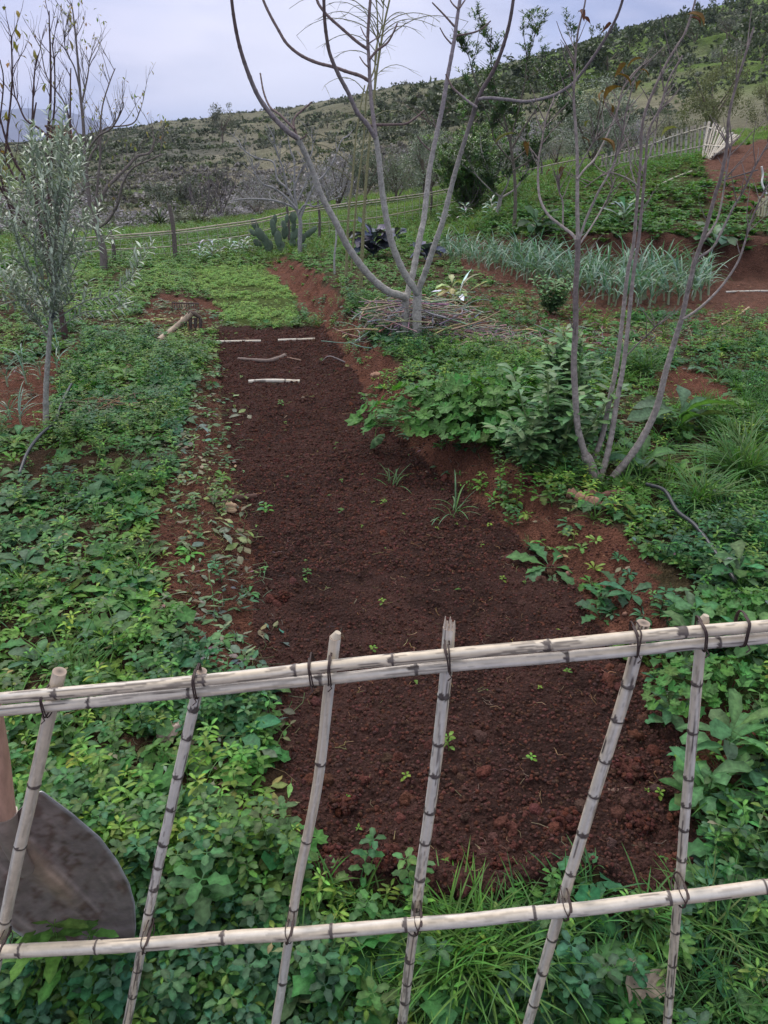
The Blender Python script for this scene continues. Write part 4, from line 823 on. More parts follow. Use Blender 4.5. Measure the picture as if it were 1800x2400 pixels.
for p_, r_ in main:
    L_ = np.sum(np.linalg.norm(np.diff(p_, axis=0), axis=1)); leafy(gl, p_, r_, int(L_ * 75), .062, .015, OC, rr)
    for k in range(int(L_ * 5) + 1):
        i = rr.randrange(len(p_) // 4, len(p_) - 1); d = p_[i + 1] - p_[i]; d /= np.linalg.norm(d); a = rr.uniform(0, 6.283); d = d + .7 * np.array([math.cos(a), math.sin(a), .2]); d /= np.linalg.norm(d); pp_ = [p_[i]]; l = rr.uniform(.08, .22)
        for s in range(4): d = d + np.array([rr.gauss(0, .07), rr.gauss(0, .07), .1]); d /= np.linalg.norm(d); pp_.append(pp_[-1] + d * l / 4)
        pp_ = np.array(pp_); tube(gb, pp_, np.linspace(.0018, .0008, 5), 3, (.2, .22, .17)); leafy(gl, pp_, None, int(l * 85), .056, .0135, OC, rr)
leafy(gl, q[len(q)*3//5:], None, 60, .05, .012, OC, rr)
obj('branches', gb, M_barkfine, olv); obj('crown', gl, leafmat('olive_leaf', .5, .08, .15, 40, .4), olv)
g = Geo(); c = P(125, 738, OY); 
for s in (-.012, 0, .012): wrapwire(g, c + np.array([0, 0, s]), (0, .05, 1), .02, .02, .003, 0, 1.0, (.06, .07, .09))
obj('tie', g, M_hose, olv)

# ------------------------------------------------------------------ bare orchard trees on the left
def baretree(name, label, cat, base, limbs, Y, col, tw, seed, tip=None, tipcol=(.2, .17, .04), group=None, trunkn=1, twl=.3, twr=.004, depth=2, up=.7, leafL=.05, spread=.7):
    t = thing(name, label, cat, base, group); rr = random.Random(seed); g = Geo(); Q_ = []
    for k, (pts, w0, w1, dy) in enumerate(limbs):
        if name != 'bare_shrub' and k >= trunkn: w0 *= 1.35; w1 *= 1.3
        if k < trunkn: gg = Geo(); q, r = limb(gg, pts, Y, w0, w1, col, 8, 6, 0, Y + dy); obj('trunk', gg, M_bark, t)
        else: q, r = limb(g, pts, Y + dy * .3, w0, w1, col, 6, 6, 0, Y + dy)
        Q_.append((q, r))
    tips = []
    for q, r in Q_[trunkn:] or Q_: twigs(g, q, r, tw, twl, twr, col, depth, up, spread, rr, 4, tips)
    obj('branches', g, M_bark, t)
    if tip:
        gl = Geo(); pr = [leaf(leafL, leafL * .5, 3, .2, -.8, .3, .45, 0, leafL * .3, (1, 1, 1)) for _ in range(3)]
        for p_, d in tips:
            if rr.random() < tip:
                for m in range(rr.randrange(1, 4)): gl.join(pr[m % 3], rotz(rr.uniform(0, 6.28)) @ roty(rr.uniform(-.2, 1.0)), p_ + np.array([rr.gauss(0, .012), rr.gauss(0, .012), rr.gauss(0, .03)]), tuple(c * rr.uniform(.7, 1.3) for c in tipcol))
        if gl.n: obj('crown', gl, M_dry, t)
    return t
DR = (.075, .045, .045)
Y_ = G(150, 792)[1]
baretree('bare_pomegranate_tree', 'dark reddish bare tree right behind the young olive with a few yellow leaves', 'tree', G(152, 792),
  [([(154, 800), (150, 770), (140, 720), (128, 660)], 17, 12, 0), ([(128, 665), (100, 560), (88, 480), (78, 400), (72, 330), (78, 280), (85, 240)], 7, 2.5, .2), ([(130, 662), (110, 540), (85, 480), (60, 420), (35, 380), (15, 330), (0, 276)], 7, 3, -.3), ([(128, 660), (108, 520), (98, 440), (40, 420), (0, 350), (-20, 330)], 7, 3, .3),
   ([(130, 660), (118, 500), (112, 400), (112, 320), (117, 260), (119, 200), (118, 120), (116, 70), (115, 25)], 7, 2, 0), ([(120, 420), (122, 320), (128, 240), (128, 160), (122, 100)], 4, 2, -.2), ([(112, 320), (90, 300), (60, 280), (42, 240), (34, 220), (28, 160), (28, 85)], 4, 1.8, .3), ([(75, 300), (78, 220), (82, 160), (88, 130)], 3.5, 1.8, .2),
   ([(126, 640), (90, 560), (40, 500), (0, 440), (-30, 400)], 7, 3, -.5), ([(128, 620), (140, 520), (160, 440), (164, 300), (165, 200), (166, 160)], 5, 2, .5), ([(10, 400), (18, 300), (28, 200), (27, 100), (26, 85)], 4, 2, -.2), ([(126, 600), (60, 560), (20, 480), (-5, 360), (8, 200), (0, 140)], 5, 2, -.3)], Y_, DR, 7, 11, .12, (.19, .16, .045), twl=.28, twr=.0035, depth=2, spread=.55, leafL=.065)
Y_ = G(242, 630)[1]
baretree('bare_almond_tree', 'tall bare tree with thin upright twigs and pale trunk behind the young olive', 'tree', G(242, 628),
  [([(244, 632), (242, 590), (232, 550), (220, 520)], 19, 13, 0), ([(224, 530), (210, 470), (202, 398), (195, 289), (188, 217), (181, 127), (174, 54), (168, 8)], 8, 2, 0), ([(222, 525), (245, 450), (270, 420), (300, 390), (322, 366), (350, 358), (362, 330), (358, 320)], 7, 2.5, .5), ([(225, 535), (250, 520), (275, 480), (288, 430), (310, 395), (340, 380), (380, 362)], 6, 2.5, -.6),
   ([(202, 400), (215, 360), (232, 330), (240, 250), (258, 190), (270, 160)], 4, 1.6, .6), ([(200, 360), (230, 320), (262, 300), (285, 260), (290, 240)], 4, 1.6, -.6), ([(192, 240), (205, 180), (210, 140)], 3.5, 1.6, .2), ([(205, 420), (190, 330), (165, 290), (150, 240), (110, 180), (95, 110)], 4, 1.6, .4), ([(188, 215), (175, 160), (155, 120), (150, 90)], 3, 1.5, -.3), ([(220, 520), (228, 440), (235, 370), (236, 320), (250, 300), (310, 290), (330, 255)], 5, 1.8, .2)],
  Y_, (.15, .125, .12), 9, 12, .35, (.22, .20, .07), twl=.55, twr=.006, depth=2, spread=.6)
Y_ = G(704, 592)[1]
baretree('small_fig_tree', 'small bare fig tree with grey spreading branches beside the prickly pear', 'tree', G(704, 592),
  [([(704, 596), (703, 560), (704, 521), (696, 490)], 11, 8, 0), ([(696, 492), (680, 482), (637, 469), (578, 466), (540, 471)], 5, 2, .2), ([(696, 490), (668, 460), (640, 440), (615, 430), (595, 400), (590, 370)], 5, 2, -.2), ([(694, 486), (680, 455), (672, 440), (650, 420), (640, 380), (600, 370), (570, 350), (560, 330)], 5, 2, .4), ([(696, 488), (690, 440), (690, 380), (680, 350), (672, 300)], 5, 2, 0), ([(704, 510), (720, 470), (740, 430), (760, 410), (780, 380), (800, 330), (815, 320)], 5, 2, .3), ([(700, 500), (715, 480), (740, 484), (770, 470), (800, 460)], 4, 2, -.2), ([(690, 440), (705, 400), (730, 360), (733, 320)], 4, 1.6, .2), ([(672, 440), (665, 400), (650, 360), (640, 320), (625, 290)], 4, 1.6, -.2), ([(698, 470), (712, 440), (722, 410), (718, 380)], 4, 2, .1)],
  Y_, (.26, .25, .26), 7, 13, None, twl=.35, twr=.008, depth=2, spread=.8)
for k, (bx, by, hh, sp, lab) in enumerate([(515, 512, 150, 50, 'bare dark shrub with many thin stems beyond the fence, left of the prickly pear'), (590, 500, 120, 40, 'bare thin-stemmed shrub beyond the fence, right behind the prickly pear'), (470, 512, 110, 40, 'low bare twiggy shrub beyond the fence, beside the dark leafy olive bush'), (835, 478, 130, 60, 'bare twiggy bush on the slope behind the tall green saplings')]):
    rr = random.Random(60 + k); lm = []
    for m in range(9):
        dx = rr.uniform(-sp, sp); h_ = hh * rr.uniform(.7, 1.15); h_ *= .62; lm.append(([(bx + dx * .1, by), (bx + dx * .45, by - h_ * .4), (bx + dx * .85, by - h_ * .75), (bx + dx, by - h_)], 1.7, .8, rr.uniform(-1, 1)))
    bY = G(bx, by)[1] if by > 505 else 29
    baretree('bare_shrub', lab, 'shrub', P(bx, by, bY), lm, bY, (.12, .10, .11), 4, 70 + k, trunkn=0, twl=.7, twr=.009, depth=2, group='bare shrubs beyond the far fence', spread=.6)

# tall thin green saplings with feathery twigs
def sapling(label, limbs, Y, seed, feather):
    t = thing('sapling', label, 'tree', G(*limbs[0][0][0]), 'tall thin green saplings'); rr = random.Random(seed); g = Geo(); qs = []
    for pts, w0, w1, dy in limbs: qs.append(limb(g, pts, Y, w0, w1, (.20, .19, .10), 7, 6, .22, Y + dy, .1))
    for q, r in qs:
        for k in range(feather):
            i = rr.randrange(len(q) // 2, len(q) - 1); a = rr.uniform(0, 6.283); d = np.array([math.cos(a), math.sin(a) * .6, .9]); l = rr.uniform(.4, 1.0); p_ = [q[i]]
            for s in range(9): d = d / np.linalg.norm(d); p_.append(p_[-1] + d * l / 9); d = d + np.array([0, 0, -.17]) + np.array([rr.gauss(0, .05)] * 3)
            p_ = np.array(p_); tube(g, p_, np.linspace(.006, .0022, 10), 3, (.15, .15, .085)); twigs(g, p_, np.full(10, .003), 8, .16, .0022, (.17, .18, .09), 1, -.2, .7, rr, 3)
    obj('stem', g, M_barkfine, t)
SY = 8.6
sapling('tall thin green sapling, the left one of the trio behind the fig', [([(811, 648), (817, 500), (825, 431), (833, 333), (845, 250), (855, 200)], 7.5, 3, .2)], SY + .3, 1, 3)
sapling('slim green sapling between the two others behind the fig', [([(823, 636), (833, 500), (838, 440), (852, 330), (860, 215), (880, 150), (885, 60), (880, -30)], 5.5, 3, .1)], SY + .7, 2, 6)
sapling('tallest green sapling of the trio behind the fig, with drooping feathery twigs', [([(846, 674), (853, 500), (864, 353), (872, 274), (882, 176), (892, 110), (900, 59), (915, -10), (922, -60)], 9, 4, 0), ([(870, 300), (878, 200), (880, 120), (895, 60), (900, -20)], 4, 2.5, .3)], SY, 3, 10)
st_ = thing('stake', 'pale thin stake in the ground left of the green saplings', 'stake', G(784, 642)); g = Geo(); limb(g, [(784, 646), (784, 600), (788, 560), (787, 520)], G(784, 642)[1], 5, 4, (.34, .33, .33), 7, 6); obj('shaft', g, M_bark, st_)
# ------------------------------------------------------------------ scrub and trees on the hillside
def bushproto(nc, nl, ls, seed, flat=.8, trunk=False, low=0.0):
    """unit-radius crown: leaf clumps spread through an uneven volume, gaps between them"""
    rs = np.random.default_rng(seed); g = Geo(); cs = []
    while len(cs) < nc:
        d = rs.normal(size=3); d /= np.linalg.norm(d); rad = rs.uniform(.35, 1.0) * (.75 + .5 * vnoise(d[0] * 2 + 5, d[1] * 2 + d[2] * 2 + 5, seed)); c = d * rad; c[2] = abs(c[2]) * flat + low * (1 if d[2] > -.3 else .4) if low == 0 else c[2] * flat + low
        cs.append(c)
    cs = np.array(cs); cr = rs.uniform(.14, .30, nc); k = rs.integers(0, nc, nl); off = rs.normal(size=(nl, 3)); off /= np.linalg.norm(off, axis=1)[:, None]; off *= (rs.random((nl, 1)) ** .4)
    c = cs[k] + off * cr[k][:, None]; a = rs.normal(size=(nl, 3)); a /= np.linalg.norm(a, axis=1)[:, None]; b = np.cross(a, rs.normal(size=(nl, 3))); b /= np.linalg.norm(b, axis=1)[:, None]
    s = ls * rs.uniform(.6, 1.3, (nl, 1)); V = np.stack([c - a * s, c + b * s * .45, c + a * s, c - b * s * .45], 1).reshape(-1, 3); Q = np.arange(nl * 4).reshape(-1, 4)
    t = (rs.uniform(.75, 1.3, nl) * (.8 + .4 * rs.random(nc))[k]); Cc = np.repeat(np.stack([t, t, t], 1), 4, 0); g.add(V, Q, None, Cc); return g
BP = [bushproto(9, 170, .12, 900 + s) for s in range(6)]; BPh = [bushproto(26, 1500, .055, 920 + s) for s in range(4)]
SC_D = np.array([.075, .090, .058]); SC_G = np.array([.15, .158, .13]); SC_O = np.array([.11, .14, .07])
BPs = [bushproto(6, 70, .2, 940 + s) for s in range(6)]
g = Geo(); N_ = 90000; r2 = np.random.default_rng(21)
Y = 30 + 135 * r2.random(N_) ** 1.25; X = (r2.random(N_) * 1.75 - .85) * (Y + 2); Z = groundh(X, Y, False); px, py = proj(X, Y, Z); R_ = ridgeY(X / Y)
dk = np.exp(-((px - 330) / 260) ** 2 - ((py - 350) / 55) ** 2) + .75 * sstep(800, 1100, px) * sstep(.38, .62, fbm(X / 9, Y / 16, 4, 610)) + .55 * np.exp(-((px - 980) / 160) ** 2 - ((py - 300) / 60) ** 2) + sstep(47, 34, Y) * .5 * sstep(1000, 600, px)
op = .8 * np.exp(-((px - 640) / 230) ** 2 - ((py - 385) / 60) ** 2) + .7 * np.exp(-((px - 320) / 55) ** 2 - ((py - 465) / 32) ** 2) + .1 * np.exp(-((px - 1560) / 150) ** 2 - ((py - 200) / 40) ** 2) + .8 * sstep(140, 0, px) * sstep(330, 350, py)
pr_ = np.clip((.22 + 1.1 * dk + .5 * (fbm(X / 6, Y / 6, 4, 620) - .45) * 2) - op * .5, .03, 1) * (Y < R_ + 3) * .55
ok = (r2.random(N_) < pr_) & ((Y > 36) | (px < 1150)); X, Y, Z, px = X[ok], Y[ok], Z[ok], px[ok]; n = len(X)
mixv = fbm(X / 12, Y / 12, 3, 630)[:, None]; col = np.where(r2.random((n, 1)) < .5, SC_D, SC_G) * 1.0; col = np.where((px[:, None] > 1000) & (r2.random((n, 1)) < .6), SC_D * .9, col); col = np.where((r2.random((n, 1)) < .2), SC_O, col)
col = np.where((Y[:, None] < 46) & (px[:, None] < 1100) & (r2.random((n, 1)) < .75), np.array([.20, .18, .185]), col)
scatter(g, BPs, np.stack([X, Y, Z - .06], -1), r2.random(n) * 6.28, (.16 + .42 * r2.random(n) ** 2.5) * (1 + .35 * (Y > 60)), col * (.75 + .5 * r2.random((n, 1))), r2.random(n) * .2)
obj('hillside_scrub', g, M_bush, kind='stuff', label='low grey-green scrub covering the hillside', cat='scrub')
def crown_tree(name, label, cat, base, H, R, col, trunkH, seed, group=None, proto=None, trunkcol=(.14, .11, .09), zs=.8, ntr=1, mat=None, leafs=1500, ls=.055, clumps=26):
    rs = np.random.default_rng(seed); t = thing(name, label, cat, base, group); b = np.array(base)
    pr = bushproto(clumps, leafs, ls, seed, zs, low=.0001 if trunkH > 0 else 0); g = Geo(); V, Q, T, Cc = pr.arr(); zlo = V[:, 2].min(); zhi = V[:, 2].max()
    Z = (V[:, 2] - zlo) / (zhi - zlo) * (H - trunkH) + trunkH; V = np.stack([V[:, 0] * R, V[:, 1] * R, Z], -1) + b; g.add(V, Q, T, Cc * np.array(col)); obj('crown', g, mat or M_bush, t)
    g = Geo()
    for k in range(max(ntr, 1)):
        a = rs.uniform(0, 6.28); d = R * .3 * rs.random(); tube(g, [b + [0, 0, -.1], b + [math.cos(a) * d * .3, math.sin(a) * d * .3, max(trunkH, .2) * .6], b + [math.cos(a) * d, math.sin(a) * d, trunkH + (H - trunkH) * .45]], [H * .022 + .02, H * .018 + .015, H * .009], 7, trunkcol)
    for k in range(7):
        a = rs.uniform(0, 6.28); z0 = trunkH + (H - trunkH) * rs.uniform(0, .3); tube(g, [b + [0, 0, z0], b + [math.cos(a) * R * .4, math.sin(a) * R * .4, z0 + (H - trunkH) * .25], b + [math.cos(a) * R * .75, math.sin(a) * R * .75, z0 + (H - trunkH) * .5]], [H * .010 + .004, H * .007 + .003, H * .003], 5, trunkcol)
    obj('trunk', g, M_bark, t); return t
def onhill(px, py, Y): 
    p = P(px, py, Y); p[2] = Zg(p[0], p[1]); return p
# (label, px of foot, py of foot, height px, half-width px, colour, trunk share, kind)
HT = [('large open olive tree standing alone on the slope left of centre', 523, 345, 92, 38, SC_G * .85, .28, 'tree', 1600),
      ('broad dark olive bush behind the far fence at left', 418, 482, 70, 78, SC_G * .9 + np.array([-.01, .0, -.005]), 0, 'bush', 2600),
      ('small round olive tree with a trunk in the green hollow at left', 282, 478, 42, 28, SC_D * 1.1, .3, 'tree', 900),
      ('low dark round bush right below the small round olive tree in the hollow', 302, 492, 16, 15, SC_D, 0, 'bush', 300),
      ('large round grey-green tree high on the right of the hill', 1706, 92, 62, 40, SC_G * .8, .15, 'tree', 1300),
      ('pale silvery bush on the right hill, below the large round tree', 1692, 158, 58, 40, SC_G * 1.15, 0, 'bush', 1300),
      ('wide dark grey bush on the hillside behind the pear tree', 1512, 168, 52, 42, SC_G * .8, 0, 'bush', 1300),
      ('solitary round olive bush on the pale middle slope', 768, 300, 24, 12, SC_G * .9, .1, 'bush', 500),
      ('small round dark bush on the green gap right of centre', 1006, 326, 20, 12, SC_D, 0, 'bush', 400),
      ('round dark bush at the left end of the pale slope', 532, 405, 22, 14, SC_G * .8, 0, 'bush', 400),
      ('small dark bush on the pale slope above the prickly pear', 720, 290, 14, 8, SC_D, 0, 'bush', 250),
      ('tiny conical tree on the skyline right of centre', 950, 200, 12, 5, SC_D, .1, 'tree', 160)]
for k, (lab, x, y, hp, wp, col, tk, cat, nl) in enumerate(HT):
    p = G(x, y); 
    if p[1] > 170: p = onhill(x, y, 140)
    H = px2m(hp, p) * 1.03; R = px2m(wp, p); crown_tree('olive_tree' if cat == 'tree' else 'round_bush', lab, cat, p, H, R, col, H * tk, 700 + k, leafs=nl, ls=.05 if nl > 1000 else .09, clumps=30 if nl > 1000 else 14)
places = [(1180, 205), (1235, 190), (1290, 165), (1345, 150), (1400, 128), (1370, 175), (1425, 165), (1475, 110), (1530, 95), (1590, 78), (1640, 60), (1690, 35), (1750, 30), (1785, 62), (1450, 205), (1580, 110), (1555, 135), (1625, 100), (1780, 110), (1740, 130), (1130, 260), (1090, 240), (1060, 285), (1020, 300), (1110, 300), (1160, 245), (970, 240), (900, 262), (1785, 150), (1420, 95)]
for k, (x, y) in enumerate(places):
    p = G(x, y)
    if p[1] > 170: p = onhill(x, y, 120)
    rr = random.Random(k); H = rr.uniform(1.3, 2.6); nm = crown_tree('mastic_bush', 'x', 'bush', p, H, H * rr.uniform(.75, 1.2), SC_D * rr.uniform(.75, 1.15) + np.array([0, .004, -.004]), 0, 800 + k, 'dark mastic bushes on the hill', leafs=420, ls=.085, clumps=14)
    nm['label'] = 'rounded dark evergreen mastic bush on the grassy upper hillside at right'

# ------------------------------------------------------------------ carob, olives and other leafy trees right of centre
def tuftleaf(col, L=.05, W=.026, n=9):
    g = Geo()
    for k in range(n): g.join(leaf(L, W, 2, random.uniform(.2, 1.2), random.uniform(-.3, .6), .2, .6, 0, L * .3, rgbv(col, .25), 1.15), rotz(k * 2.4 + random.uniform(-.4, .4)), (0, 0, k * L * .12))
    return g
def leafytree(name, label, base, limbs, Y, col, tip, lw, seed, ntw, twl, protos, bark, per=9, mat=None, up=.6, cs=(.7, 1.2), group=None, topcol=None):
    t = thing(name, label, 'tree', base, group); rr = random.Random(seed); gt = Geo(); gc = Geo(); pos = []
    for k, (pts, w0, w1, dy) in enumerate(limbs):
        if k == 0:
            q, r = limb(gt, pts, Y, w0, w1, bark, 8, 6, 0, Y + dy)
        else: q, r = limb(gt, pts, Y + dy * .2, w0, w1, bark, 6, 6, 0, Y + dy)
        if k or len(limbs) == 1:
            gg = gt
            tips = []; n0 = len(gg.V); twigs(gg, q, r, ntw, twl, .008, bark, 2, up, .8, rr, 4, tips)
            for V in gg.V[n0:]:
                m = len(V) // 4
                for z in range(per):
                    i = rr.randrange(len(V)); pos.append(V[i] + np.array([rr.gauss(0, .02), rr.gauss(0, .02), rr.gauss(0, .02)]))
    obj('trunk', gt, M_bark, t)
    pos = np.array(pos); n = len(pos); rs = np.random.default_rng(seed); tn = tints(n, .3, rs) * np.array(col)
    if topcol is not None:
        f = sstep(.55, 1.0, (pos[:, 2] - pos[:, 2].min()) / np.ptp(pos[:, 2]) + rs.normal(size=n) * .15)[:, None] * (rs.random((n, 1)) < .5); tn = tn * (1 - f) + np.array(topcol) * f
    scatter(gc, protos, pos, rs.random(n) * 6.28, rs.uniform(cs[0], cs[1], n), tn, rs.random(n) * 1.0); obj('crown', gc, mat or M_bush, t); return t
CB = [tuftleaf((1, 1, 1), .05, .022, 9) for _ in range(5)]; M_carob = leafmat('carob_leaf', .4, .12, .2, 20, .5)
YC = 11.5
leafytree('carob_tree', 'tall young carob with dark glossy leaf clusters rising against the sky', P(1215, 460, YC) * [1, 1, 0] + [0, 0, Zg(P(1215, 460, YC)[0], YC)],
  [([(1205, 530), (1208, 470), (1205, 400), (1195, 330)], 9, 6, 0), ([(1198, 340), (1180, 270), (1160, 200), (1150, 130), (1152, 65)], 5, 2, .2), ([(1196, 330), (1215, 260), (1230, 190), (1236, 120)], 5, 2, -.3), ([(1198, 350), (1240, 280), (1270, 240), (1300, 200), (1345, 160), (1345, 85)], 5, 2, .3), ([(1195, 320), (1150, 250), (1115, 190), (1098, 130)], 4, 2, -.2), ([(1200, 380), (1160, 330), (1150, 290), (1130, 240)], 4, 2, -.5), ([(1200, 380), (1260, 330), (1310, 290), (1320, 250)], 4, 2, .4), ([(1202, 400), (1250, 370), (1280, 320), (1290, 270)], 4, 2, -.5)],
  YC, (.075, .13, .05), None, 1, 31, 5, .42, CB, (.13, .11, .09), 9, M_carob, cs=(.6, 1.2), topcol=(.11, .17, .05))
YC = G(1167, 506)[1]
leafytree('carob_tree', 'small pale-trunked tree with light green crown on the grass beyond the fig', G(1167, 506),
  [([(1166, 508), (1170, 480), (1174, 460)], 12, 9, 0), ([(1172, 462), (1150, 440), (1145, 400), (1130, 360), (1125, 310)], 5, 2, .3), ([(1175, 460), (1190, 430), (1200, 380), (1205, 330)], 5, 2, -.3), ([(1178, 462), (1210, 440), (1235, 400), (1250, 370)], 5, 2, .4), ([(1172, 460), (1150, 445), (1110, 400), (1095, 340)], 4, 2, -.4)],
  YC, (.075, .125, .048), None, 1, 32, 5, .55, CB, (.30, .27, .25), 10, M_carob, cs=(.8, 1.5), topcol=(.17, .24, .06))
YC = 17
def zat(px, Y): p = P(px, 450, Y); return np.array([p[0], Y, Zg(p[0], Y)])
ON = [leaf(.075, .018, 2, .2, -.2, .2, .5, 0, 0, (1, 1, 1), 1.1) for _ in range(3)]; OT = []
for _ in range(4):
    g = Geo(); [g.join(ON[k % 3], rotz(k * 2.1 + random.uniform(-.4, .4)) @ roty(-random.uniform(.1, 1.1)), (0, 0, k * .014)) for k in range(8)]; OT.append(g)
M_olive2 = leafmat('olive_leaf_far', .55, .08, .2, 10, .35)
for k, (x, ytop, hw, Y, lab, c) in enumerate([(1000, 285, 75, 19, 'silvery olive tree behind the fig branches, left of the small pale-trunked tree', (.15, .175, .13)), (1375, 200, 95, 17, 'large silvery olive tree behind the tall carob and the far cane fence', (.145, .17, .13)), (860, 330, 60, 24, 'dark grey olive bush beyond the green saplings', (.10, .12, .085)), (1090, 345, 55, 16, 'bright green leafy young tree between fig branches and pale-trunked tree', (.10, .17, .05))]):
    b = zat(x, Y); pxb, pyb = proj(*b); hh = pyb - ytop; c = tuple(v * 1.25 for v in c); rr = random.Random(k); lm = [([(x, pyb + 3), (x + 2, pyb - hh * .15)], 9, 8, 0)]
    for m in range(16): dx = rr.uniform(-hw, hw); tf = rr.uniform(.35, 1.0); lm.append(([(x, pyb - hh * .08), (x + dx * .5, pyb - hh * .25 * tf), (x + dx * .9, pyb - hh * .6 * tf), (x + dx * rr.uniform(.7, 1.1), pyb - hh * tf)], 4.5, 1.8, rr.uniform(-1, 1) * hw / 80))
    if k != 3: crown_tree('olive_tree', lab, 'tree', b, px2m(hh, b), px2m(hw, b), c, px2m(hh, b) * .12, 640 + k, proto=None, leafs=[6000, 9000, 5000][k], ls=.032, clumps=60, mat=M_olive2, zs=1.0); continue
    leafytree('olive_tree' if k != 3 else 'leafy_young_tree', lab, b, lm, Y, c, None, 1, 40 + k, 6, .75, OT if k != 3 else CB, (.16, .14, .12), 7, M_olive2, cs=(.9, 1.6), topcol=(.22, .26, .20) if k < 2 else None)
# feathery evergreen behind the mound
for k, (x, yb, yt, hw, Y, lab) in enumerate([(1640, 330, 150, 75, 22, 'drooping feathery olive-green tree behind the cane panel, right'), (1780, 330, 190, 60, 21, 'drooping feathery olive-green tree at the right edge behind the earth mound')]):
    b = zat(x, Y); pxb, pyb = proj(*b); crown_tree('feathery_tree', lab, 'tree', b, px2m(pyb - yt, b), px2m(hw * .95, b), (.15, .165, .075), px2m(pyb - yt, b) * .12, 680 + k, leafs=7000, ls=.030, clumps=55, zs=1.0); continue
    b = zat(x, Y); pxb, pyb = proj(*b); rr = random.Random(90 + k); lm = [([(x, pyb), (x, (pyb + yt) / 2)], 7, 5, 0)]
    for m in range(8): dx = rr.uniform(-hw, hw); lm.append(([(x, (pyb + yt) / 2 + 30), (x + dx * .5, yt + 30), (x + dx, yt + rr.uniform(0, 40)), (x + dx * 1.3, yt + rr.uniform(40, 90))], 4, 1.5, rr.uniform(-.8, .8)))
    leafytree('feathery_tree', lab, b, lm, Y, (.11, .125, .05), None, 1, 55 + k, 6, .8, OT, (.13, .11, .09), 6, M_bush, up=-.5, cs=(.9, 1.5), group=None)

# ------------------------------------------------------------------ far cane fences
CC = (.40, .37, .33)
def rail_between(name, parent, pts, Ys, w_, seed, col=CC):
    p = [P(x, y, Y) for (x, y), Y in zip(pts, Ys)]; g = Geo(); cane(g, p, w_ / 2, .25, seed, .5, 6, .03, col); obj(name, g, M_cane, parent)
ff = thing('far_cane_fence', 'low far fence of thin cane rails and wire mesh across the garden end', 'fence', G(395, 607))
FX = [100, 250, 400, 600, 830, 1000, 1150, 1270, 1404, 1500]; FYd = [12.6, 12.9, 13.2, 14.2, 15.6, 17.0, 18.0, 18.0, 17.0, 16.2]
fy = lambda x: float(np.interp(x, FX, FYd))
R1 = [(100, 566), (174, 560), (394, 542), (500, 529), (600, 515), (672, 498), (735, 486), (829, 474), (1005, 451), (1113, 428), (1269, 392), (1404, 363), (1510, 340)]
R2 = [(100, 600), (253, 586), (401, 577), (500, 562), (586, 550), (672, 530), (829, 517), (923, 503), (1100, 466), (1269, 435), (1404, 401), (1510, 380)]
R3 = [(100, 628), (260, 619), (398, 611), (500, 601), (600, 584)]; 
def yfl(x): return float(np.interp(x, [100, 260, 398, 600, 735, 829, 1000, 1113, 1269, 1404, 1510], [628, 619, 611, 586, 566, 556, 532, 512, 480, 440, 415]))
for k, R in enumerate((R1, R2, R3)):
    for s in range(0, len(R) - 1, 3):
        seg = R[s:s + 4]
        if len(seg) > 1: rail_between('rail', ff, [(x, y + random.uniform(-1, 1)) for x, y in seg], [fy(x) + .02 * (s % 2) for x, _ in seg], .026 if k == 0 else .019, 200 + k * 10 + s)
for s in range(0, 9, 3): rail_between('rail', ff, [(x + 10, y + 5) for x, y in R1[s:s + 4]], [fy(x) for x, _ in R1[s:s + 4]], .02, 260 + s)
x = 110
rr = random.Random(3)
while x < 1500:
    Y = fy(x); yt = np.interp(x, [p[0] for p in R1], [p[1] for p in R1]); p0 = P(x, yt - 4, Y); p1 = np.array([p0[0] + rr.uniform(-.05, .05), Y, Zg(p0[0], Y) - .02])
    g = Geo(); tube(g, [p0, (p0 + p1) / 2 + [rr.uniform(-.02, .02), 0, 0], p1], .0045, 4, (.34, .33, .28)); obj('upright', g, M_cane, ff); x += rr.uniform(17, 26)
for x, w_ in [(395, .075), (258, .06), (672, .05), (745, .05), (1088, .06), (1269, .05), (1010, .05)]:
    Y = fy(x) + .03; yt = np.interp(x, [p[0] for p in R1], [p[1] for p in R1]) - (62 if x == 395 else 14); p0 = P(x + (2 if x == 395 else 0), yt, Y); g = Geo(); p1 = np.array([p0[0], Y, Zg(p0[0], Y) - .05])
    tube(g, crom([p0, p0 * .6 + p1 * .4 + [.02, 0, 0], p1], 8), np.linspace(w_ * .4, w_ * .55, 17), 8, (.13, .105, .10)); obj('post', g, M_bark, ff)
g = Geo()
for k in range(4):
    p = []
    for x in np.linspace(100, 1500, 120):
        yt = np.interp(x, [q[0] for q in R1], [q[1] for q in R1]); p.append(P(x, yt + (yfl(x) - yt) * (k + .7) / 5, fy(x)))
    tube(g, p, .0022, 3, (.30, .30, .30), cap=False)
obj('wire_mesh', g, M_wire, ff)
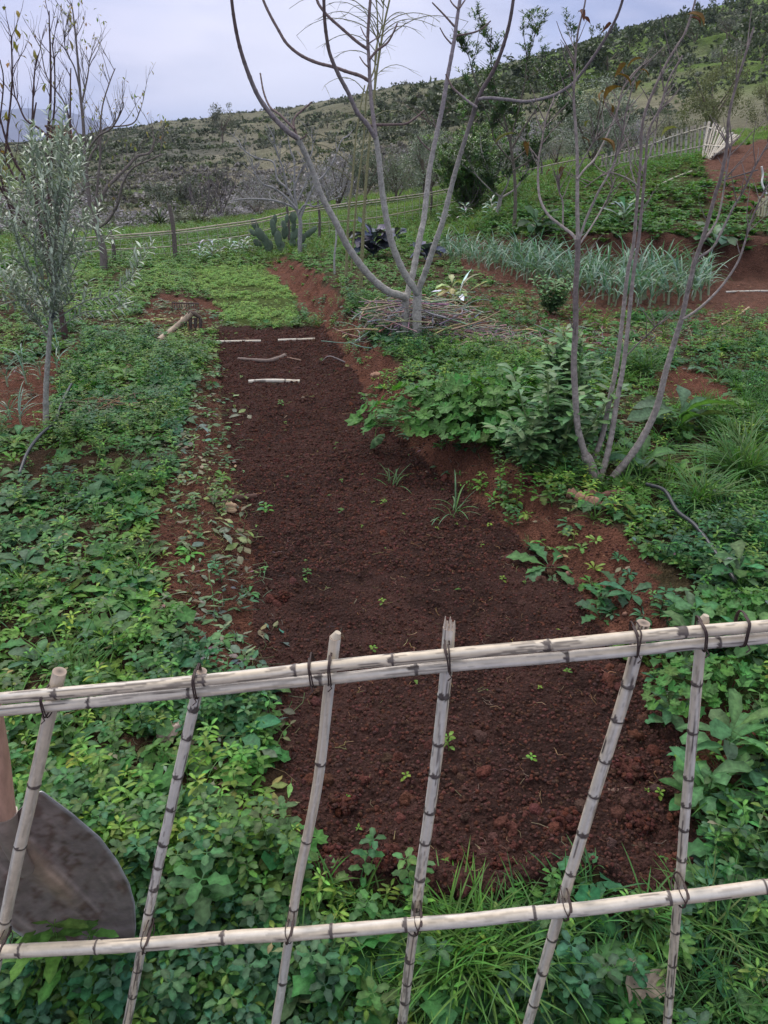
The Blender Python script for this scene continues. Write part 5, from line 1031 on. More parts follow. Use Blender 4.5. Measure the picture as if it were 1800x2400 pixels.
# upright cane panel and collapsed panel near the mound
pn = thing('cane_hurdle', 'upright panel of close-set vertical canes on the far terrace', 'fence', zat(1590, 16))
def panY(x): return 16.0 - (x - 1518) / 150 * .5
tops = [(1400, 372), (1518, 338), (1564, 321), (1606, 304), (1661, 290)]; bots = [(1400, 408), (1518, 398), (1661, 380)]
def rj(s): return random.Random(s).uniform
for k, x in enumerate(np.linspace(1412, 1661, 25)):
    yt = np.interp(x, [t[0] for t in tops], [t[1] for t in tops]); yb = np.interp(x, [t[0] for t in bots], [t[1] for t in bots]); Y = panY(x); g = Geo(); r_ = rj(k)
    cane(g, [P(x + r_(-2, 2), yt - r_(1, 7), Y), P(x - 4 + r_(-2, 2), yb + r_(2, 8), Y - .02)], .022, .14, 300 + k, .5, 6, .012, (.40, .385, .35)); obj('upright', g, M_cane, pn)
for k, f in enumerate((.06, .55, .95)):
    g = Geo(); cane(g, [P(x, np.interp(x, [t[0] for t in tops], [t[1] for t in tops]) * (1 - f) + f * np.interp(x, [t[0] for t in bots], [t[1] for t in bots]), panY(x) - .03) for x in (1405, 1500, 1580, 1661)], .012, .2, 340 + k, .5, 6, .02, (.48, .46, .41)); obj('rail', g, M_cane, pn)
pn2 = thing('leaning_cane_hurdle', 'collapsed leaning panel of tightly set pale canes beside the red earth mound', 'fence', zat(1650, 15))
for k, t in enumerate(np.linspace(0, 1, 19)):
    tp = np.array([1660 + 73 * t, 290 + 6 * math.sin(t * 3) + 34 * t ** 1.6]); bt = np.array([1640 + 52 * t - 22 * t * t, 392 - 30 * t]); g = Geo(); r_ = rj(50 + k)
    cane(g, [P(tp[0] + r_(-2, 4), tp[1] - r_(2, 8), 14.6 - .8 * t), P(bt[0], bt[1] + r_(0, 6), 14.0 - .4 * t)], .0165, .14, 360 + k, .5, 6, .012, (.38, .36, .33)); obj('upright', g, M_cane, pn2)
for k, f in enumerate((.08, .5, .92)):
    g = Geo(); pts = []
    for t in np.linspace(0, 1, 8):
        tp = np.array([1660 + 73 * t, 290 + 6 * math.sin(t * 3) + 34 * t ** 1.6]); bt = np.array([1640 + 52 * t - 22 * t * t, 392 - 30 * t]); q = tp * (1 - f) + bt * f; pts.append(P(q[0], q[1], (14.6 - .8 * t) * (1 - f) + (14.0 - .4 * t) * f - .03))
    cane(g, pts, .013, .2, 390 + k, .5, 6, .02, (.55, .53, .47)); obj('rail', g, M_cane, pn2)
def looseC(name, label, cat, pts, Y, wd, seed, col=(.55, .53, .48), gap=.15, group=None, dark=.4, lift=None):
    p = [P(x, y, Y) if Y else G(x, y) + [0, 0, wd * .25] for x, y in pts]; g = Geo(); cane(g, p, wd / 2, gap, seed, dark, 8, .008, col); return obj(name, g, M_cane, label=label, cat=cat, group=group, base=p[0])
looseC('fallen_cane', 'long pale cane lying on the green slope below the leaning panel', 'cane', [(1540, 437), (1580, 418), (1622, 402)], None, .03, 401)
looseC('fallen_cane', 'broken pale canes lying at the foot of the leaning panel', 'cane', [(1622, 393), (1660, 372), (1700, 352), (1735, 318)], 14.0, .03, 402)
looseC('cane_on_soil', 'short thick white cane lying across the dug soil, nearest of the three', 'cane', [(583, 897), (640, 895), (703, 897)], None, .034, 403, (.52, .49, .45), .2)
looseC('cane_on_soil', 'thin white cane across the far end of the soil, left one of the pair', 'cane', [(508, 803), (560, 802), (612, 801)], None, .026, 404, (.52, .49, .45), .2)
looseC('cane_on_soil', 'thin white cane across the far end of the soil, right one of the pair', 'cane', [(652, 799), (690, 798), (738, 796)], None, .026, 405, (.52, .49, .45), .2)
looseC('fallen_cane', 'pale cane lying on the soil at the end of the leek row, right', 'cane', [(1700, 686), (1750, 684), (1815, 683)], None, .022, 406, (.45, .43, .40))
looseC('fallen_cane', 'reddish yellow cane pieces lying on the mound of roots right of the leek row', 'cane', [(1690, 764), (1730, 740), (1755, 722)], None, .022, 407, (.40, .27, .17))
# bundle of split canes at right edge with hose
bd = thing('cane_bundle', 'small bundle of upright yellowish canes tied with dark band at the right edge', 'bundle', G(1790, 505))
for k in range(6):
    g = Geo(); p = P(1781 + k * 8, 460 + (k % 2) * 4, G(1790, 505)[1]); q = P(1776 + k * 7, 508, G(1790, 505)[1]); cane(g, [p, q], .019, .16, 420 + k, .3, 7, .01, (.52, .50, .36)); obj('cane', g, M_cane, bd)
g = Geo(); c = P(1800, 470, G(1790, 505)[1] - .02); wrapwire(g, c, (0, 0, 1), .12, .03, .012, 0, 1.0, (.03, .03, .03)); obj('band', g, M_hose, bd)
g = Geo(); b = G(1790, 505); tube(g, crom([P(1785, 390, b[1]), P(1788, 410, b[1]), P(1786, 430, b[1] - .05), P(1797, 455, b[1] - .1)], 8), .013, 7, (.55, .54, .53)); obj('white_pipe', g, M_hose, label='bent white pipe standing above the cane bundle at the right edge', cat='pipe', base=b)

# ------------------------------------------------------------------ prickly pear
pp = thing('prickly_pear', 'prickly pear cactus with flat green pads in front of the far fence', 'cactus', G(650, 592)); Yp = G(650, 592)[1]
def pad(px, py, L, W, ang, yaw, dy, col):
    c = P(px, py, Yp + dy); n = 14; V = []; T = []; Q = []
    for rr_, zz in ((1.0, 0), (.92, .5), (.6, .9), (0.0, 1.0)):
        for sd in ((1,) if rr_ == 1.0 else (1, -1)):
            for a in np.arange(n) * 2 * math.pi / n: 
                e = 1 - .22 * max(0, -math.sin(a)); V.append((math.cos(a) * W / 2 * rr_ * e, sd * zz * .016, math.sin(a) * L / 2 * rr_))
    V = np.array(V); rng_ = [0, n, 2 * n, 3 * n, 4 * n, 5 * n, 6 * n]
    def br(a, b):
        for i in range(n): Q.append((a + i, a + (i + 1) % n, b + (i + 1) % n, b + i))
    br(0, n); br(0, 2 * n); br(n, 3 * n); br(2 * n, 4 * n); br(3 * n, 5 * n); br(4 * n, 6 * n)
    g = Geo(); g.add(V @ (rotz(yaw) @ roty(ang)).T + c, Q, None, np.array(col)); obj('pad', g, M_cactus, pp)
M_cactus = simple('cactus', .55, .25, 9, .3, .01, .4)
PG = np.array([.095, .135, .095]); PY_ = np.array([.11, .13, .095])
rr = random.Random(8)
for (x, y, L, W, a) in [(598, 528, .27, .13, -.5), (610, 550, .26, .15, -.5), (622, 565, .24, .15, -.3), (640, 530, .26, .11, -.1), (644, 515, .18, .09, .1), (652, 560, .28, .15, 0), (668, 545, .24, .13, .2), (672, 512, .16, .08, .2), (688, 530, .22, .10, .3), (687, 510, .20, .13, .1), (690, 550, .24, .14, .5), (706, 562, .24, .12, .7), (722, 548, .26, .11, 1.1), (733, 540, .20, .10, 1.0), (630, 578, .22, .16, .2), (660, 580, .22, .16, -.1), (685, 572, .22, .15, .4), (645, 545, .20, .14, -.4), (592, 545, .16, .09, -.8), (712, 580, .16, .10, .9), (604, 570, .18, .12, -.9), (666, 528, .17, .10, -.2)]:
    pad(x, y, L, W, a, rr.uniform(-.6, .6), rr.uniform(-.25, .25), PG * rr.uniform(.8, 1.25))

# ------------------------------------------------------------------ leeks
M_leek = leafmat('leek_leaf', .45, .18, .12, 25, .5)
def leekmesh(seed):
    random.seed(seed); g = Geo(); col = (.125, .22, .16)
    tube(g, [(0, 0, -.02), (0, 0, .06), (0, 0, .12)], [.012, .011, .009], 6, (.30, .36, .24))
    for k in range(9):
        a = random.uniform(1.0, 1.5); L = random.uniform(.22, .46); q = leaf(L, .0155, 7, a, a - random.uniform(.4, 2.6), .55, .25, 0, 0, rgbv(col, .16), 1.1, twist=random.uniform(-.3, .3)); g.join(q, rotz((k % 2) * math.pi + random.uniform(-.7, .7) + seed), (0, 0, .04 + .01 * k))
    return mkmesh('leek', g, M_leek)
LM = [leekmesh(s) for s in range(8)]; random.seed(17)
n = 0; G0 = np.array([P(*q)[:2] for q in [(1010, 600, 12.0), (1200, 650, 10.2), (1330, 700, 8.7), (1480, 745, 7.75), (1640, 690, 8.4)]])
cands = []
for X_ in np.arange(.9, 5.2, .10):
    for row in range(9):
        x = X_ + random.uniform(-.04, .04); by = float(bankY(x)); y = by - .34 - row * .21 + random.uniform(-.05, .05); z = Zg(x, y); px_, py_ = proj(x, y, z)
        if 985 < px_ < 1660 and py_ < np.interp(px_, [1000, 1150, 1300, 1420, 1500, 1660], [612, 640, 690, 735, 735, 705]) : cands.append((x, y, z, px_, py_))
random.shuffle(cands); cands = sorted(cands[:290], key=lambda c: -c[1])
for k, (x, y, z, a, b) in enumerate(cands):
    o = bpy.data.objects.new('leek', LM[k % 8]); C.objects.link(o); o.location = (x, y, z); o.rotation_euler = (random.uniform(-.12, .12), random.uniform(-.12, .12), random.uniform(0, 6.28)); s = random.uniform(.6, 1.18) * (1.0 if a > 1200 else .85); o.scale = (s, s, s)
    setp(o, 'blue-green strappy leek growing in the crowded row below the red bank', 'leek', 'leeks in the planted row')
for k, (x, y) in enumerate([(25, 985), (55, 860), (135, 870), (18, 905), (62, 900), (140, 838), (50, 1000), (95, 880)]):
    p = G(x, y); o = bpy.data.objects.new('leek', LM[k % 8]); C.objects.link(o); o.location = p; o.rotation_euler = (0, 0, k * 1.3); s = .62; o.scale = (s, s, s); setp(o, 'thin young leek on the bare soil around the young olive at left', 'leek', 'young leeks at left')

# ------------------------------------------------------------------ garden tools by the bed
ry0 = 0
rk = thing('garden_rake', 'garden rake lying tines up with rusty toothed head behind the hoe', 'rake', G(430, 720)); ry = G(430, 722)[1]
g = Geo(); p0, p1 = P(402, 709, ry - .05), P(466, 712, ry - .05); tube(g, [p0, p1], .009, 6, (.085, .06, .055)); obj('head', g, M_rust, rk)
for k in range(12):
    f = (k + .3) / 11.6; c = p0 * (1 - f) + p1 * f; g = Geo(); tube(g, [c, c + [0, -.012, -.035], c + [.002, -.02, -.085]], [.006, .0055, .004], 5, (.10, .07, .062)); obj('tine', g, M_rust, rk)
g = Geo(); tube(g, [P(433, 709, ry), P(430, 735, ry - .12), G(424, 768) + [0, 0, .03]], [.016, .016, .017], 8, (.42, .32, .22)); obj('handle', g, M_wood, rk)
hk = thing('digging_fork', 'digging fork with thick worn wooden handle and broad rusty tines by the bed', 'fork', G(455, 765)); hy = G(455, 772)[1]
g = Geo(); tube(g, crom([G(372, 805) + [0, 0, .03], P(400, 776, hy - .12), P(430, 752, hy - .02), P(450, 734, hy)], 5), np.linspace(.024, .030, 16), 10, (.34, .26, .20)); obj('handle', g, M_wood, hk)
g = Geo(); tube(g, [P(442, 733, hy), P(456, 736, hy), P(470, 744, hy)], [.028, .024, .016], 8, (.09, .065, .055)); obj('socket', g, M_rust, hk)
for k in range(4):
    g = Geo(); a = P(434 + k * 12, 742 + k * 1.5, hy); tube(g, [a, a + [0, -.02, -.06], P(436 + k * 11, 772, hy - .03)], [.018, .017, .009], 6, (.06, .045, .042)); obj('tine', g, M_rust, hk)

# ------------------------------------------------------------------ sticks, roots, stones
def stick(name, label, cat, pts, r0, r1, col, lift=.6, mat=None, group=None, knob=.25):
    p = [G(x, y) + [0, 0, r0 * lift] for x, y in pts]; q = crom(p, 8); n = len(q); r = np.linspace(r0, r1, n) * (1 + knob * (vnoise(np.arange(n) * .5, np.zeros(n), 5) - .5)); g = Geo(); tube(g, q, r, 7, col); return obj(name, g, mat or M_bark, label=label, cat=cat, base=p[0], group=group)
stick('stick', 'curved rough dark stick lying on the soil between the white canes', 'stick', [(558, 843), (590, 846), (628, 848), (650, 843), (668, 836)], .014, .022, (.16, .12, .11))
stick('stick', 'short thin brown stick right of the curved stick on the soil', 'stick', [(674, 840), (690, 843), (706, 846)], .009, .006, (.22, .14, .11))
stick('root', 'dark brown root on the left edge of the dug bed', 'root', [(520, 1190), (545, 1175), (575, 1172), (602, 1168)], .022, .014, (.07, .035, .028))
stick('root', 'gnarled light root on the right bank below the pear tree', 'root', [(1330, 1165), (1350, 1170), (1375, 1182), (1400, 1190), (1420, 1195)], .030, .022, (.26, .14, .10), knob=.9)
stick('root', 'thick reddish root lying behind the gnarled one below the pear tree', 'root', [(1368, 1165), (1410, 1170), (1450, 1163), (1462, 1160)], .026, .02, (.14, .065, .05), knob=.5)
stick('stick', 'short pointed wood chip lying on the soil behind the right-hand fence cane', 'wood chip', [(1423, 1858), (1450, 1856), (1472, 1853)], .010, .007, (.14, .085, .065))
stick('stake', 'leaning brown stick standing at the bank left of the fig trunks', 'stake', [(893, 808), (880, 780)], .016, .012, (.15, .11, .10)) 
for k, (x, y, s, lab, col) in enumerate([(537, 1194, .045, 'small pitted tan stone on the left edge of the bed', (.42, .29, .19)), (405, 1722, .045, 'pale pinkish flat stone among the weeds left of the second cane', (.38, .29, .26)), (905, 1325, .0, '', 0), (880, 882, .04, 'light brown stone on the red bank below the fig', (.33, .19, .13)), (318, 660 + 22, .03, 'x', 0), (1495, 1880 - 30, .0, '', 0)]):
    if not s or lab == 'x': continue
    g = Geo(); g.join(lump(s, 16, 11, 70 + k, .7, .6), rotz(k), G(x, y) + [0, 0, s * .3], col); obj('stone', g, M_stone, label=lab, cat='stone', base=G(x, y))
for k, (x, y, s) in enumerate([(805, 1888, .042), (1325, 1930, .05), (1475, 1812, .055), (780, 2010, .038), (850, 2135, .03), (1290, 1960, .03), (1420, 1600, .028), (1395, 1575, .03), (665, 1400, .035), (620, 1320, .03), (1240, 1130, .04), (1500, 1930, .04), (900, 2020, .034), (1080, 2015, .036), (985, 2030, .03), (1180, 2030, .032)]):
    g = Geo(); p = G(x, y); s *= .8; rc = np.random.default_rng(k); g.join(lump(s * .8, 18, 12, 90 + k, .6, .7), rotz(k), p + [0, 0, s * .25], (.075, .029, .023)); nn = 130; dd_ = rc.normal(size=(nn, 3)); dd_ /= np.linalg.norm(dd_, axis=1)[:, None]; dd_[:, 2] = np.abs(dd_[:, 2]) * .75
    scatter(g, L_small, p + dd_ * s * rc.uniform(.6, 1.25, (nn, 1)), rc.random(nn) * 6.28, s * rc.uniform(.08, .34, nn), tints(nn, .2, rc) * np.array([.078, .030, .024]), rc.random(nn)); o = obj('soil_clod', g, M_clod, label='large crumbly red brown clod resting on the dug bed', cat='clod', base=p, group='large clods on the bed')
# black irrigation hoses
def hose(label, pts, r=.009):
    p = crom([G(x, y) + [0, 0, z] for x, y, z in pts], 8); g = Geo(); tube(g, p, r, 8, (.028, .03, .036)); obj('irrigation_hose', g, M_hose, label=label, cat='hose', base=p[0])
hose('black irrigation hose through the weeds on the right', [(1510, 1170, .08), (1550, 1195, .10), (1580, 1240, .09), (1620, 1280, .10), (1665, 1330, .08), (1720, 1390, .05)])
hose('black irrigation hose beside the young olive at left', [(172, 925, .08), (150, 965, .07), (132, 1005, .05), (100, 1050, .08), (72, 1090, .08), (50, 1130, .05)])
hose('black pipe in the gully under the far terrace fence', [(1630, 450, .05), (1680, 435, .05), (1730, 420, .05), (1775, 405, .04)])
# brush pile round the fig trunks
def pile(name, label, cat, cx, cy, n, L, r, wpx, hpx, col, seed, z=.12, mat=None):
    rr = random.Random(seed); g = Geo(); c = G(cx, cy)
    for k in range(n):
        p = c + np.array([rr.gauss(0, .4) * wpx, rr.gauss(0, .4) * hpx, 0]); p[2] = Zg(p[0], p[1]) + rr.uniform(.0, z); a = rr.uniform(0, math.pi); d = np.array([math.cos(a), math.sin(a) * .8, rr.uniform(-.12, .3)]) * L * rr.uniform(.3, 1); q = crom([p - d / 2, p + np.array([rr.gauss(0, .03), rr.gauss(0, .03), rr.gauss(0, .02)]), p + d / 2], 4); tube(g, q, np.linspace(r, r * .4, len(q)) * rr.uniform(.5, 1.2), 4, tuple(v * rr.uniform(.6, 1.3) for v in col))
    return obj(name, g, mat or M_bark, label=label, cat=cat, base=c, kind='stuff')
pile('brush_pile', 'tangle of cut grey twigs heaped around the fig trunks', 'twigs', 975, 785, 320, .48, .008, .62, .36, (.28, .24, .21), 3, .30)
pile('brush_pile', 'scattered grey dead stalks on the soil right of the fig', 'twigs', 1120, 790, 200, .4, .006, .8, .45, (.30, .25, .23), 4, .05)
pile('brush_pile', 'heap of dry brown stalks and roots among the weeds near the olive', 'twigs', 260, 960, 110, .35, .006, .35, .18, (.18, .12, .09), 5, .06)
pile('brush_pile', 'dead stalks strewn on the bare soil in the right garden', 'twigs', 1500, 790, 90, .35, .005, 1.0, .5, (.28, .23, .19), 6, .03)
stick('branch', 'long pale fallen branch right of the fig trunks', 'branch', [(1000, 755), (1050, 768), (1110, 775)], .022, .014, (.30, .24, .20), 2.0)
# ------------------------------------------------------------------ individual plants
def plant(name, label, cat, at_, build, mat, seed, sc=1, yaw=0):
    random.seed(seed); p = G(*at_) if len(at_) == 2 else np.array(at_); g0 = build(); g = Geo(); g.join(g0, rotz(yaw) * sc, p); return obj(name, g, mat, label=label, cat=cat, base=p)
def kale(n, L, W, col):
    g = Geo()
    for k in range(n): q = leaf(L * random.uniform(.7, 1.1), W * random.uniform(.8, 1.1), 7, random.uniform(.5, 1.3), random.uniform(-.9, .3), random.uniform(.1, .5), .6, .2, L * .25, rgbv(col, .25), 1.6, twist=random.uniform(-.7, .7)); g.join(q, rotz(k * 2.4), (0, 0, .01 * k))
    return g
plant('purple_kale', 'dark blue-purple leafy kale clump behind the fig', 'kale', (875, 606), lambda: kale(34, .34, .20, (.045, .050, .085)), M_waxy, 5, 1.0)
plant('purple_kale', 'smaller dark purple kale seen between the fig branches', 'kale', (1000, 615), lambda: kale(18, .26, .16, (.035, .042, .075)), M_waxy, 6, .9)
plant('purple_kale', 'dark purple kale beyond the fig at the start of the leek row', 'kale', (925, 565), lambda: kale(14, .24, .14, (.035, .040, .070)), M_waxy, 16, .9)
plant('cut_cabbage', 'cut pale yellow-green cabbage stump with white leaves right of the fig', 'cabbage', (1058, 715), lambda: kale(20, .16, .07, (.26, .28, .13)).join(kale(6, .30, .06, (.50, .56, .58)), roty(-.3), (.08, 0, .05)), M_waxy, 7)
plant('cardoon', 'silvery grey-green spiky cardoon on the terrace above the bank', 'cardoon', (1460, 530), lambda: kale(22, .30, .07, (.14, .20, .155)), M_waxy, 8)
plant('broad_leaf_plant', 'dark broad-leaved plant hanging over the bank above the leeks at right', 'plant', (1670, 590), lambda: kale(18, .26, .14, (.05, .10, .055)), M_waxy, 9)
plant('broad_leaf_plant', 'dark leafy shrub on the red bank above the middle of the leek row', 'plant', (1255, 560), lambda: kale(20, .28, .12, (.028, .065, .028)), M_waxy, 10)
plant('spiky_yucca', 'dark spiky rosette plant just beyond the far fence post', 'yucca', (378, 530), lambda: bladetuft(50, .55, .035, (.045, .07, .035), 3, 5), M_waxy, 11, 1.1)
for k, (x, y, s) in enumerate([(500, 605, 1), (540, 598, .9), (470, 612, .9), (575, 590, .8), (1150, 505, .9), (1090, 515, .9), (1040, 525, .8)]):
    o = plant('silver_plant', 'x', 'plant', (x, y), lambda: kale(26, .17, .04, (.27, .33, .31)), M_waxy, 20 + k, s); setp(o, 'low silvery white plant at the far fence foot, ' + ['left group, second', 'left group, third', 'left group, leftmost', 'left group, beside the prickly pear', 'rightmost beyond the leeks', 'middle one beyond the leeks', 'nearest the purple kale'][k], 'plant', 'silvery plants along the far fence')
# big mallow
def bigmallow():
    g = Geo()
    for k in range(190):
        a = random.uniform(0, 6.28); d = random.random() ** .6 * .55; h = .05 + .30 * (1 - (d / .6) ** 2) * random.uniform(.5, 1.1); R = random.uniform(.022, .07); c = (random.uniform(.05, .085), random.uniform(.135, .20), random.uniform(.035, .05))
        p = np.array([math.cos(a) * d * 1.25, math.sin(a) * d * .7, h]); tube(g, crom([p * [.3, .3, 0], p * [.6, .6, .75], p], 4), .003, 4, (.09, .17, .05), cap=False)
        q = roundleaf(R, random.choice([5, 6, 7]), .28, .16, c, .1); g.join(q, rotz(a) @ roty(random.uniform(-.1, .9)) @ rotx(random.uniform(-.35, .35)), p)
    return g
plant('mallow_plant', 'large mallow clump with big round lobed leaves beside the bed, right of centre', 'mallow', (1075, 1010), bigmallow, M_leaf, 31, .92)
plant('mallow_plant', 'second dark mallow clump behind the broad bean plant', 'mallow', (1180, 970), bigmallow, M_leaf, 32, .75)
plant('mallow_plant', 'fresh green mallow at the right edge above the fence rail', 'mallow', (1745, 1480), bigmallow, M_leaf, 33, .42)
plant('mallow_plant', 'mallow clump in the right corner behind the cane fence', 'mallow', (1690, 1640), bigmallow, M_leaf, 34, .40)
def drooping():
    g = Geo(); p = crom([(0, 0, .0), (-.10, -.05, .16), (-.2, -.12, .10), (-.22, -.16, .04)], 5); tube(g, p, .003, 4, (.12, .2, .06)); g.join(roundleaf(.07, 6, .3, .2, (.06, .12, .05), -.5), rotz(3.1) @ roty(.7), p[-1]); return g
plant('drooping_mallow_leaf', 'single round mallow leaf drooping on its stalk over the dug soil', 'leaf', (960, 1020), drooping, M_leaf, 35)
# broad bean plants
def fava():
    g = Geo(); col = (.098, .185, .075)
    for s in range(15):
        a = random.uniform(0, 6.28); h = random.uniform(.22, .52); sp = random.uniform(.05, .34); st2 = crom([(0, 0, 0), (math.cos(a) * sp * .6, math.sin(a) * sp * .5, h * .5), (math.cos(a) * sp, math.sin(a) * sp * .8, h)], 8); tube(g, st2, np.linspace(.007, .004, len(st2)), 5, (.17, .24, .10))
        for k in range(3, len(st2)):
            for m in range(3):
                q = leaf(random.uniform(.055, .09), .042, 5, random.uniform(.0, 1.1), random.uniform(-.7, .2), .25, .5, 0, .03, rgbv(col, .18), 1.3, twist=random.uniform(-.4, .4)); g.join(q, rotz(k * 2.4 + m * 2.1), st2[k])
    return g
plant('broad_bean_plant', 'tall broad bean plant with oval grey-green leaves left of the pear stems', 'bean plant', (1290, 1095), fava, M_waxy, 41, 1.0)
plant('broad_bean_plant', 'second broad bean plant just behind the first, taller against the soil', 'bean plant', (1330, 985), fava, M_waxy, 42, 1.05)
plant('mallow_plant', 'third mallow clump filling the gap between the big mallow and the broad beans', 'mallow', (1160, 1020), bigmallow, M_leaf, 36, .8)
plant('broad_bean_plant', 'small leafy bean plant in the middle distance above the beans', 'bean plant', (1290, 735), fava, M_waxy, 43, .7)
# big lying leaves by the bed
for k, (x, y, s, yw, lab) in enumerate([(1290, 1335, 1.15, 2.6, 'lobed leafy plant sprawling over the right edge of the dug bed'), (1500, 1230, .8, 1, 'insect-eaten broad leaves under the pear tree, right'), (1340, 1230, .6, 2, 'rosette of lobed leaves on the bank left of the hose')]):
    plant('sprawling_leaves', lab, 'plant', (x, y), lambda: rosette(11, .15, .062, .42, -.55, (.062, .135, .058), 10, .42, .3), M_leaf, 50 + k, s, yw)
plant('broad_rosette', 'broad-leaved rosette on the right between pear tree and bare soil patch', 'plant', (1590, 1010), lambda: kale(14, .30, .13, (.06, .12, .055)), M_leaf, 61, .9)
plant('broad_rosette', 'low dark green rosette under the leaning pear stem', 'plant', (1500, 1120), lambda: kale(12, .22, .09, (.05, .11, .045)), M_leaf, 62, .8)
def strappy(n, L, W, col): return lambda: bladetuft(n, L, W, col, 6, 7)
plant('grass_tuft', 'large lush green grass tuft in the foreground between the middle canes', 'grass', tuple(G(1090, 2250)), strappy(300, .24, .0055, (.085, .19, .04)), M_grass, 71, 1.0)
plant('grass_tuft', 'smaller grass tuft left of the large one behind the lower rail', 'grass', tuple(G(1225, 2240)), strappy(200, .22, .005, (.075, .165, .045)), M_grass, 72, .95)
plant('grass_tuft', 'thin grass tuft at the foot of the rightmost cane', 'grass', tuple(G(1660, 2200)), strappy(70, .2, .006, (.08, .165, .045)), M_grass, 73, 1.0)
plant('grass_tuft', 'tall arching grass clump at the right edge, upper one', 'grass', (1740, 1120), strappy(260, .42, .008, (.085, .17, .06)), M_grass, 74, 1.0)
plant('grass_tuft', 'arching grass clump beside the hose at right', 'grass', (1640, 1190), strappy(170, .34, .008, (.085, .17, .055)), M_grass, 75, .9)
plant('grass_tuft', 'mown grass tuft behind the two upright pear stems', 'grass', (1510, 880), strappy(150, .3, .009, (.075, .15, .06)), M_grass, 76, .9)
plant('grass_tuft', 'few long grass blades on the right edge of the dug bed', 'grass', (1052, 1215), strappy(9, .26, .010, (.10, .19, .10)), M_grass, 77, .8)
plant('grass_tuft', 'upright long grass blades on the bank above the bed edge', 'grass', (1066, 1200), lambda: bladetuft(6, .3, .010, (.10, .19, .09), 1, 7), M_grass, 78, .9)
plant('grass_tuft', 'low trailing grass on the soil under the big mallow', 'grass', (920, 1135), strappy(14, .24, .009, (.10, .19, .08)), M_grass, 79, .7)
def dead():
    g = Geo()
    for k in range(3): g.join(leaf(.13, .06, 8, random.uniform(.6, 1.3), random.uniform(-.6, .6), .7, .5, .08, .02, (.30, .235, .19), 1.3, twist=1.2), rotz(.6 + k * .8), (0, 0, .01))
    return g
plant('dead_leaf', 'large curled dry brown leaf on the ground near the bottom right', 'leaf', tuple(G(1480, 2395)), dead, M_dry, 81, .9)
def bigleafs(n, L, W, col): return lambda: rosette(n, L, W, 1.0, -.3, col, 8, .1, .3, .25)
plant('broad_rosette', 'single large pale green leaves at the very bottom left of centre', 'plant', tuple(G(700, 2330)), bigleafs(5, .14, .07, (.085, .15, .075)), M_leaf, 82, 1.0)
plant('broad_rosette', 'tall bright green leafy shoots in front of the shovel blade', 'plant', tuple(G(170, 2330)), lambda: upright(.24, 7, .075, .035, (.09, .18, .045), .25).join(upright(.2, 6, .07, .03, (.09, .18, .045), .25), None, (.06, .02, 0)).join(upright(.22, 7, .07, .03, (.085, .17, .045), .25), None, (-.08, .0, 0)), M_leaf, 83, 1.0)
plant('nettle', 'serrated dark nettle plant in the weeds right of the shovel', 'nettle', tuple(G(480, 2180)), lambda: upright(.2, 7, .07, .045, (.05, .12, .045), .35), M_leaf, 84, 1.0)
for k, (x, y, s) in enumerate([(60, 1330, 1), (240, 1500, 1), (380, 1690, .8), (150, 1290, .9), (330, 1380, .8), (90, 1560, .9), (480, 1640, .7), (220, 1180, .9), (50, 1180, 1.), (330, 1110, .8)]):
    o = plant('dock_plant', 'x', 'plant', (x, y), bigleafs(7, .12, .05, (.060, .135, .070)), M_leaf, 90 + k, s, k); setp(o, 'broad-leaved bluish green dock plant ' + ['at the left photo edge, mid height', 'left of the second cane, above the rail', 'seen just behind the second cane', 'left of the stony strip, upper middle', 'beside the trodden strip above the second cane', 'directly above the leftmost cane', 'between the second and third canes under the rail', 'in the upper weeds below the olive', 'at the left edge below the olive foot', 'in the weeds level with the tan stone'][k], 'plant', 'dock plants in the left weeds')
for k, (x, y, s) in enumerate([(1700, 1790, 1), (1600, 1560, 1), (1760, 1560, 1), (1560, 1700, .7), (1720, 1380, .9), (1640, 1900, .9), (1620, 1480, .8)]):
    o = plant('mustard_plant', 'x', 'plant', (x, y), lambda: kale(14, .12, .055, (.065, .145, .060)), M_leaf, 110 + k, s, k); setp(o, 'crinkled green mustard plant ' + ['right of the rightmost cane, halfway down', 'left of the rightmost cane just under the rails', 'at the right edge just under the rails', 'between the two rightmost canes', 'at the right edge above the rails', 'right of the rightmost cane near the lower rail', 'rising just above the rails at right'][k], 'plant', 'mustard plants at right')
# clay building far left behind the trees
bb = G(143, 332); ht = thing('clay_hut', 'small ruined reddish clay hut on the ridge behind the bare trees at left', 'building', bb)
def box(g, c, s, col):
    V = np.array([(x, y, z) for x in (-.5, .5) for y in (-.5, .5) for z in (0, 1)]) * s + c; g.add(V, [(0, 1, 3, 2), (4, 6, 7, 5), (0, 4, 5, 1), (2, 3, 7, 6), (0, 2, 6, 4), (1, 5, 7, 3)], None, col)
ztop = P(143, 297, bb[1])[2]; wv_ = px2m(44, bb)
g = Geo(); box(g, bb - [0, 0, .3], np.array([wv_, wv_ * .9, ztop - bb[2] + .2]), (.22, .115, .075)); obj('wall', g, M_earth, ht, smooth=False)
g = Geo(); box(g, np.array([bb[0], bb[1], ztop - .1]), np.array([wv_ * 1.08, wv_, .3]), (.18, .10, .07)); obj('roof', g, M_earth, ht, smooth=False)
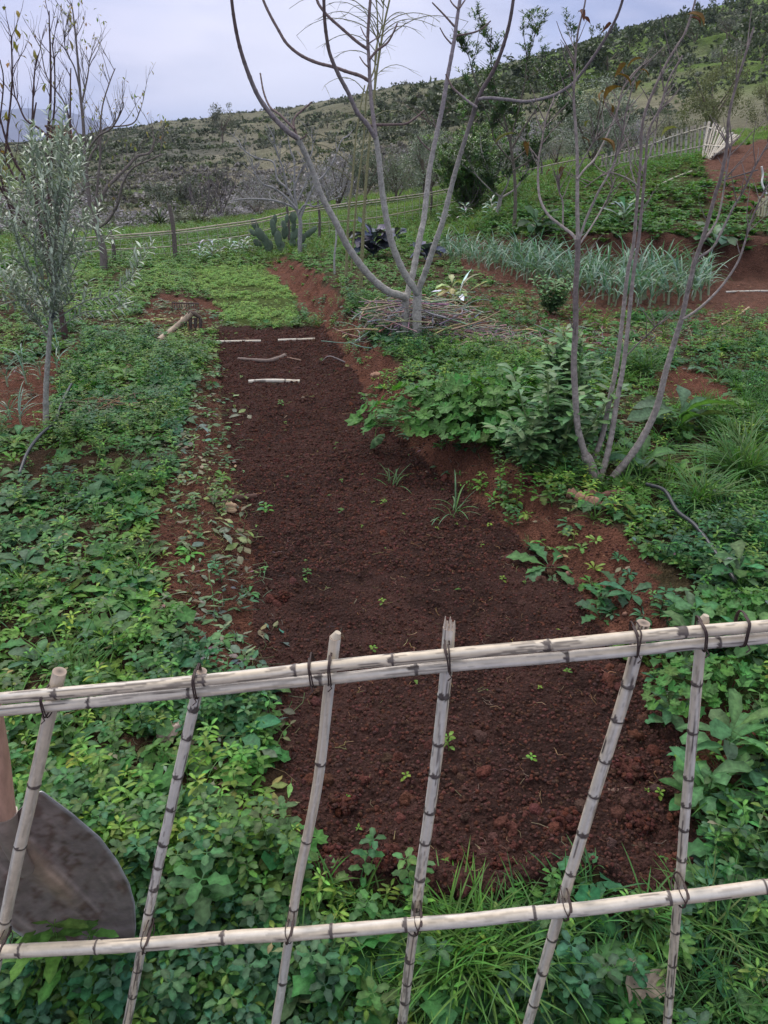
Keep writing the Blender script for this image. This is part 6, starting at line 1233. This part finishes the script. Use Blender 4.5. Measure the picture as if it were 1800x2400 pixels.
# grey scrub between the meadow and the hill
g = Geo(); N_ = 9000; r3 = np.random.default_rng(44); Y = 15 + 27 * r3.random(N_); X = (r3.random(N_) * 1.5 - .85) * (Y + 2); Z = groundh(X, Y, False); px, py = proj(X, Y, Z)
dd = railtop(px) - py; ok = (dd > 3) & (dd < 95) & (px < 1480) & (r3.random(N_) < np.where((px > 250) & (px < 400) & (dd > 35), .1, .62) * sstep(95, 60, dd)) & (Y > 16.5); X, Y, Z, px = X[ok], Y[ok], Z[ok], px[ok]; n = len(X)
col = np.where(r3.random((n, 1)) < .55, np.array([.24, .22, .25]), np.where(r3.random((n, 1)) < .6, np.array([.15, .155, .12]), np.array([.10, .125, .06])))
scatter(g, [bushproto(10, 260, .10, 960 + s) for s in range(4)], np.stack([X, Y, Z - .05], -1), r3.random(n) * 6.28, .16 + .34 * r3.random(n) ** 1.4, col * (.8 + .4 * r3.random((n, 1))), r3.random(n) * .3)
obj('grey_scrub', g, M_bush, kind='stuff', label='band of grey lavender-tinted scrub behind the far cane fence', cat='scrub')
for k, (x, y, hp, wp, lab) in enumerate([(1300, 395, 95, 62, 'large silvery grey bush behind the far fence rails, left of the upright hurdle'), (1425, 368, 85, 72, 'broad grey-green bush rising directly behind the upright cane hurdle'), (1165, 425, 60, 45, 'dark green bush just above the far fence behind the small pale-trunked tree'), (1570, 325, 60, 65, 'grey-green bush above the right end of the upright cane hurdle'), (600, 470, 60, 60, 'grey twiggy bush on the slope behind the small fig, above the prickly pear'), (930, 400, 75, 55, 'dark grey-green bush between the fig branches above the far fence'), (1060, 400, 95, 50, 'dense green-grey bush right of the fig limbs above the far fence'), (790, 415, 85, 72, 'large twiggy lavender-grey bush behind the tall green saplings'), (1235, 330, 70, 60, 'grey leafless bush on the slope between the carob and the pear stems'), (1480, 330, 60, 55, 'grey shrubby bush just behind the upright cane hurdle')]):
    p = P(x, y, 24.); p[2] = Zg(p[0], 24.); top_ = P(x, y - hp, 24.)[2]; crown_tree('grey_bush', lab, 'bush', p, max(top_ - p[2], 1.2), px2m(wp, p), [(.20, .215, .18), (.17, .185, .145), (.10, .13, .07), (.16, .17, .13), (.25, .235, .26), (.15, .17, .125), (.12, .15, .085), (.27, .25, .29), (.27, .25, .29), (.27, .25, .29)][k], 0, 760 + k, leafs=3500, ls=.028, clumps=50)
# haze
vmat = bpy.data.materials.new('haze_air'); vmat.use_nodes = True; nt = vmat.node_tree; nt.nodes.clear(); o = nt.nodes.new('ShaderNodeOutputMaterial'); v = nt.nodes.new('ShaderNodeVolumePrincipled')
v.inputs['Color'].default_value = (.55, .68, 1, 1); v.inputs['Density'].default_value = .0002; v.inputs['Anisotropy'].default_value = .2; nt.links.new(v.outputs[0], o.inputs['Volume'])
g = Geo(); box(g, np.array([0, 2400, -60.]), np.array([13000., 9400., 240.]), (1, 1, 1)); hz = obj('haze', g, vmat, kind='stuff', smooth=False)
